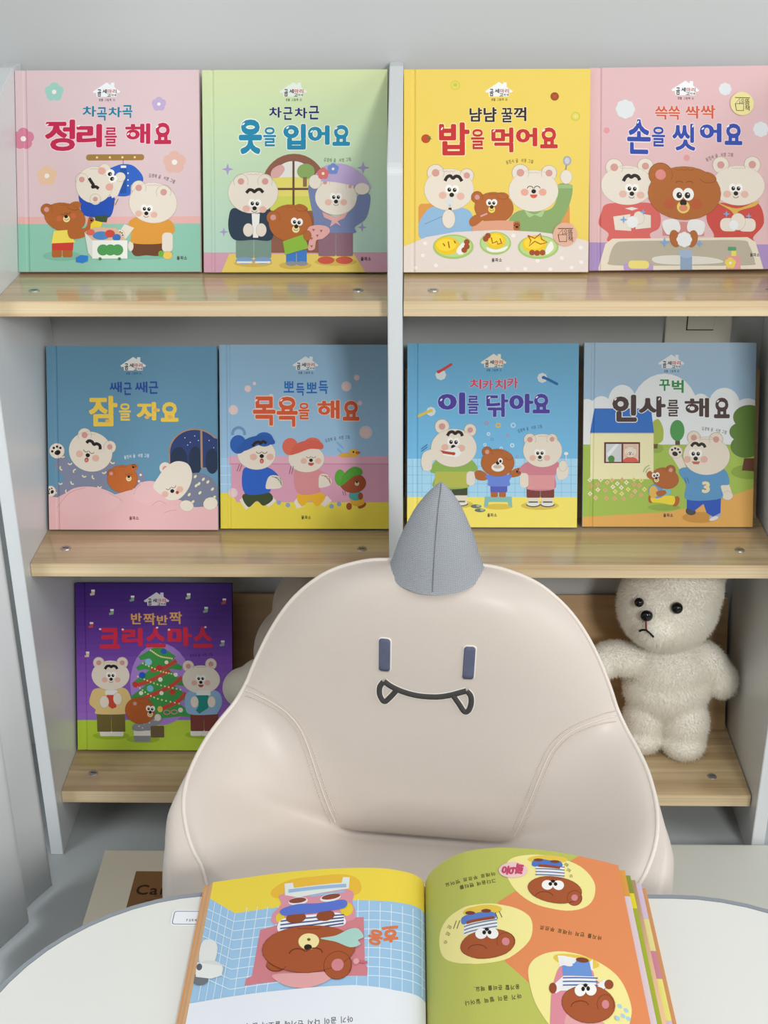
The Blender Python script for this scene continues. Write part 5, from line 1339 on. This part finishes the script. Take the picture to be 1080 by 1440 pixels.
    ln('아기 곰이 벌떡 일어나', (450, 656), (216, 686)); ln('응가할 준비를 해요.', (442, 622), (240, 634))
    for t, x, y in (('슈', 140, 445), ('르', 150, 412), ('르', 156, 384), ('슈', 660, 165), ('르', 650, 138), ('르', 640, 112)): AR.glyph_in(t, (x-8, y-8, x+8, y+8), '#6a6430', .01, 120)
    AR.finish('page_print', rp)
    return o
open_book()

# ------------------------------------------------------------------ toys on the bottom shelf
def blobs_mesh(parts, vox=.003, sm=3):
    bm = bmesh.new()
    for c, r, rot in parts:
        t = bmesh.new(); bmesh.ops.create_uvsphere(t, u_segments=28, v_segments=18, radius=1)
        mt = Matrix.Translation(c) @ Matrix.Rotation(rot[1], 4, 'Y') @ Matrix.Rotation(rot[0], 4, 'X') @ Matrix.Diagonal((*r, 1))
        t.transform(mt); tm = bpy.data.meshes.new('t'); t.to_mesh(tm); bm.from_mesh(tm); t.free(); bpy.data.meshes.remove(tm)
    me = bpy.data.meshes.new('t'); bm.to_mesh(me); bm.free()
    o = bpy.data.objects.new('t', me); COL.objects.link(o)
    md = o.modifiers.new('r', 'REMESH'); md.mode = 'VOXEL'; md.voxel_size = vox
    s = o.modifiers.new('s', 'SMOOTH'); s.factor = .5; s.iterations = sm
    dg = bpy.context.evaluated_depsgraph_get()
    r = bpy.data.meshes.new_from_object(o.evaluated_get(dg))
    bpy.data.objects.remove(o); bpy.data.meshes.remove(me)
    r.polygons.foreach_set('use_smooth', [True]*len(r.polygons))
    return r
def fur(me, n, ln, m, parent, seed=1, skip=None):
    rr = random.Random(seed)
    me.calc_loop_triangles()
    tris = [(t.vertices[:], t.area) for t in me.loop_triangles]
    tot = sum(a for _, a in tris)
    vs = [v.co.copy() for v in me.vertices]; ns = [v.normal.copy() for v in me.vertices]
    P = []; acc = 0
    K = 4
    pts = []
    for (i, j, k), a in tris:
        acc += a/tot*n
        while acc >= 1:
            acc -= 1
            u, v = rr.random(), rr.random()
            if u+v > 1: u, v = 1-u, 1-v
            p = vs[i]*(1-u-v)+vs[j]*u+vs[k]*v; q = (ns[i]*(1-u-v)+ns[j]*u+ns[k]*v).normalized()
            if skip and skip(p): continue
            d = (q+Vector((rr.gauss(0, .38), rr.gauss(0, .38), rr.gauss(-.12, .38)))).normalized()
            l = ln*rr.uniform(.55, 1.15); bend = Vector((rr.gauss(0, .25), rr.gauss(0, .25), -.3+rr.gauss(0, .25)))*l
            for t in range(K):
                s = t/(K-1); pts.append(p-q*.0008+d*l*s+bend*s*s)
    nn = len(pts)//K
    hc = bpy.data.hair_curves.new('fur')
    hc.add_curves([K]*nn)
    hc.attributes['position'].data.foreach_set('vector', [c for p in pts for c in p])
    ra = hc.attributes.get('radius') or hc.attributes.new('radius', 'FLOAT', 'POINT')
    ra.data.foreach_set('value', [.00024, .00021, .00015, .00005]*nn)
    hc.materials.append(m)
    o = bpy.data.objects.new('fur', hc); link(o, parent); o['kind'] = 'stuff'
    return o
def teddy():
    z0 = Z[2]+.0008
    ox, oy = .458, -.068
    t = empty('teddy_bear', (ox, oy+.03, z0), label='fluffy white teddy bear with black eyes standing on the bottom shelf', cat='soft toy')
    P = lambda x, y, z: (x-ox, y-oy, z-z0)
    parts = [((P(.4640, -.055, .197)), (.053, .045, .056), (0, 0)), (P(.4650, -.056, .170), (.057, .047, .045), (0, 0)),
             (P(.4370, -.066, .125), (.0265, .031, .041), (0, 0)), (P(.4890, -.074, .124), (.0305, .035, .041), (0, 0)),
             (P(.4350, -.074, .102), (.0250, .030, .0185), (0, 0)), (P(.4870, -.084, .101), (.029, .034, .018), (0, 0)),
             (P(.4535, -.066, .302), (.0635, .058, .062), (0, 0)), (P(.436, -.102, .290), (.030, .028, .024), (0, 0)), (P(.4640, -.069, .325), (.0555, .05, .055), (0, 0)),
             (P(.405, -.060, .370), (.020, .012, .020), (0, 0)), (P(.512, -.055, .345), (.016, .012, .026), (0, .2)),
             (P(.399, -.066, .219), (.040, .022, .0215), (0, .14)), (P(.372, -.07, .213), (.022, .021, .021), (0, 0)),
             (P(.520, -.058, .203), (.0215, .023, .040), (0, -.55)), (P(.535, -.060, .184), (.0205, .022, .026), (0, -.2))]
    me = blobs_mesh(parts)
    me.materials.append(mat('white_plush', '#faf6ec', .95, sheen=.4))
    b = bpy.data.objects.new('body', me); link(b, t)
    b.name = 'body'
    fm = mat('white_fur', '#fbf8f0', .75, 0, .25, sheen=.2)
    n_ = fm.node_tree.nodes; L = fm.node_tree.links
    tr = n_.new('ShaderNodeBsdfTranslucent'); tr.inputs[0].default_value = (.98, .96, .9, 1)
    mx = n_.new('ShaderNodeMixShader'); mx.inputs[0].default_value = .5
    L.new(n_['Principled BSDF'].outputs[0], mx.inputs[1]); L.new(tr.outputs[0], mx.inputs[2]); L.new(mx.outputs[0], n_['Material Output'].inputs[0])
    fur(me, 80000, .0050, fm, b)
    bvh = BVHTree.FromPolygons([v.co.copy() for v in me.vertices], [tuple(p.vertices) for p in me.polygons])
    def on(x, z, push=0):
        h = bvh.ray_cast(Vector(P(x, -.4, z)), Vector((0, 1, 0)))
        return (h[0]+h[1]*push, h[1])
    for x, z, r in ((.4118, .3245, .0060), (.4528, .3260, .0074)):
        p, n = on(x, z, .0055)
        bm = bmesh.new(); bmesh.ops.create_uvsphere(bm, u_segments=20, v_segments=14, radius=r); 
        from_bm('eye', bm, m_black, t, True, loc=p)
    p, n = on(.4200, .3125, .006)
    bm = bmesh.new(); bmesh.ops.create_uvsphere(bm, u_segments=20, v_segments=14, radius=.0078); bmesh.ops.scale(bm, verts=bm.verts, vec=(1, .8, .95))
    from_bm('nose', bm, m_black, t, True, loc=p)
    q = [on(.4200, .3065, .0075)[0], on(.4199, .3010, .0075)[0], on(.4197, .2965, .0072)[0]]
    tube('mouth_thread', q, .0013, mat('thread_red', '#7a2c30', .8), t)
    m = tube('mouth', [on(.4133, .2936, .0070)[0], on(.4162, .2958, .0075)[0], on(.4197, .2970, .0075)[0], on(.4235, .2952, .0072)[0], on(.4268, .2918, .0062)[0]], .0014, m_black, t)
    return t
teddy()
def beige_toy():
    z0 = Z[2]+.0008
    ox, oy = -.005, -.075
    t = empty('beige_toy', (ox-.013, oy, z0), label='smooth beige plush toy on the bottom shelf, mostly hidden by the armchair', cat='soft toy')
    P = lambda x, y, z: (x-ox, y-oy, z-z0)
    body = [(P(.0, -.072, .175), (.082, .06, .0915), (0, 0)), (P(.002, -.07, .245), (.070, .052, .075), (0, 0)), (P(.004, -.066, .31), (.045, .04, .055), (0, 0)), (P(.004, -.064, .345), (.03, .03, .037), (0, 0))]
    me = blobs_mesh(body, .0035, 12); me.materials.append(mat('beige_plush_shaded', '#b3a797', .8, sheen=.3)); b = bpy.data.objects.new('body', me); link(b, t)  # body colour darker than the arm, with its shadow put into the tone
    arm = [(P(-.080, -.088, .204), (.028, .026, .027), (0, 0)), (P(-.058, -.085, .219), (.034, .025, .025), (0, -.5))]
    me = blobs_mesh(arm, .003, 6); me.materials.append(mat('beige_plush_lit', '#c9c4b4', .8, sheen=.3)); a = bpy.data.objects.new('arm', me); link(a, t)  # arm in a paler plush colour, standing for the light on it
    return t
beige_toy()

# ------------------------------------------------------------------ floor things
bxs = empty('flat_box', (-.19, -.30, 0), label='cream flat cardboard box with a kraft label on the floor', cat='box')
box('box_body', (-.266+.19, -.404+.30, .0), (-.119+.19, -.204+.30, .034), mat('cream_card', '#e8e0ca', .6), bxs, bev=.0015)
kl = box('kraft_label', (-.219+.19, -.375+.30, .034), (-.124+.19, -.244+.30, .0346), mat('kraft_paper', '#8a6238', .8, var=(150, .06)), bxs, bev=0)
A = Art(lambda x, y: (x, .2-y), .2, .2, lambda u, v, h: (u-.03, v-.075, .0346+h), ())
A.step = .0001
for ch, x0, x1, y0, y1 in (('C', .0075, .0225, .0935, .1115), ('a', .0245, .0345, .0995, .1115), ('r', .0375, .0440, .0995, .1115), ('o', .0460, .0570, .0995, .1115), ('n', .060, .069, .0995, .1115)):
    A.glyph_in(ch, (x0, y0, x1, y1), '#3a2012', .02)
A.stroke([(.03, .1135), (.07, .1135)], .0008, '#4a2c18'); A.stroke([(.022, .121), (.07, .121)], .001, '#5a3a20')
A.finish('lettering', kl)
mt = empty('play_mat', (.8, -.75, 0), label='thick pale grey folding play mat on the floor beside the armchair', cat='mat')
m_mat = mat('mat_grey', '#cfd0c8', .5, var=(6, .03))
box('mat_panel', (.388-.8, -.470+.75, 0), (1.4-.8, -.180+.75, .03), m_mat, mt, bev=.003)
box('mat_panel', (.388-.8, -.715+.75, 0), (1.4-.8, -.4705+.75, .03), m_mat, mt, bev=.003)

# ------------------------------------------------------------------ curtain
def curtain():
    V = []; F = []
    n = 220; nz = 30
    p0 = Vector((-.327, -.245)); p1 = Vector((-.52, -1.15))
    d = (p1-p0); nrm = Vector((d.y, -d.x)).normalized()
    for i in range(nz+1):
        z = .012+(2.2-.012)*i/nz
        for k in range(n+1):
            t = k/n
            u_ = (t*11+.25*math.sin(t*14)) % 1; a = .013*(u_/.72 if u_ < .72 else (1-u_)/.28)+.0012*math.sin(t*60+i*.25)
            p = p0+d*t+nrm*a
            V.append((p.x-.0*z, p.y, z))
    m = mat('sheer_white', '#f7f9fb', .8)
    b = m.node_tree.nodes['Principled BSDF']
    m.node_tree.links
    n_ = m.node_tree.nodes; L = m.node_tree.links
    tr = n_.new('ShaderNodeBsdfTranslucent'); tr.inputs[0].default_value = (.85, .88, .9, 1)
    mx = n_.new('ShaderNodeMixShader'); mx.inputs[0].default_value = .25
    L.new(b.outputs[0], mx.inputs[1]); L.new(tr.outputs[0], mx.inputs[2]); L.new(mx.outputs[0], n_['Material Output'].inputs[0])
    o = mesh('curtain', V, grid_faces(nz+1, n+1), m, None, True)
    md = o.modifiers.new('thickness', 'SOLIDIFY'); md.thickness = .0012
    tag(o, 'white fabric curtain hanging in folds beside the bookcase', 'curtain')
curtain()
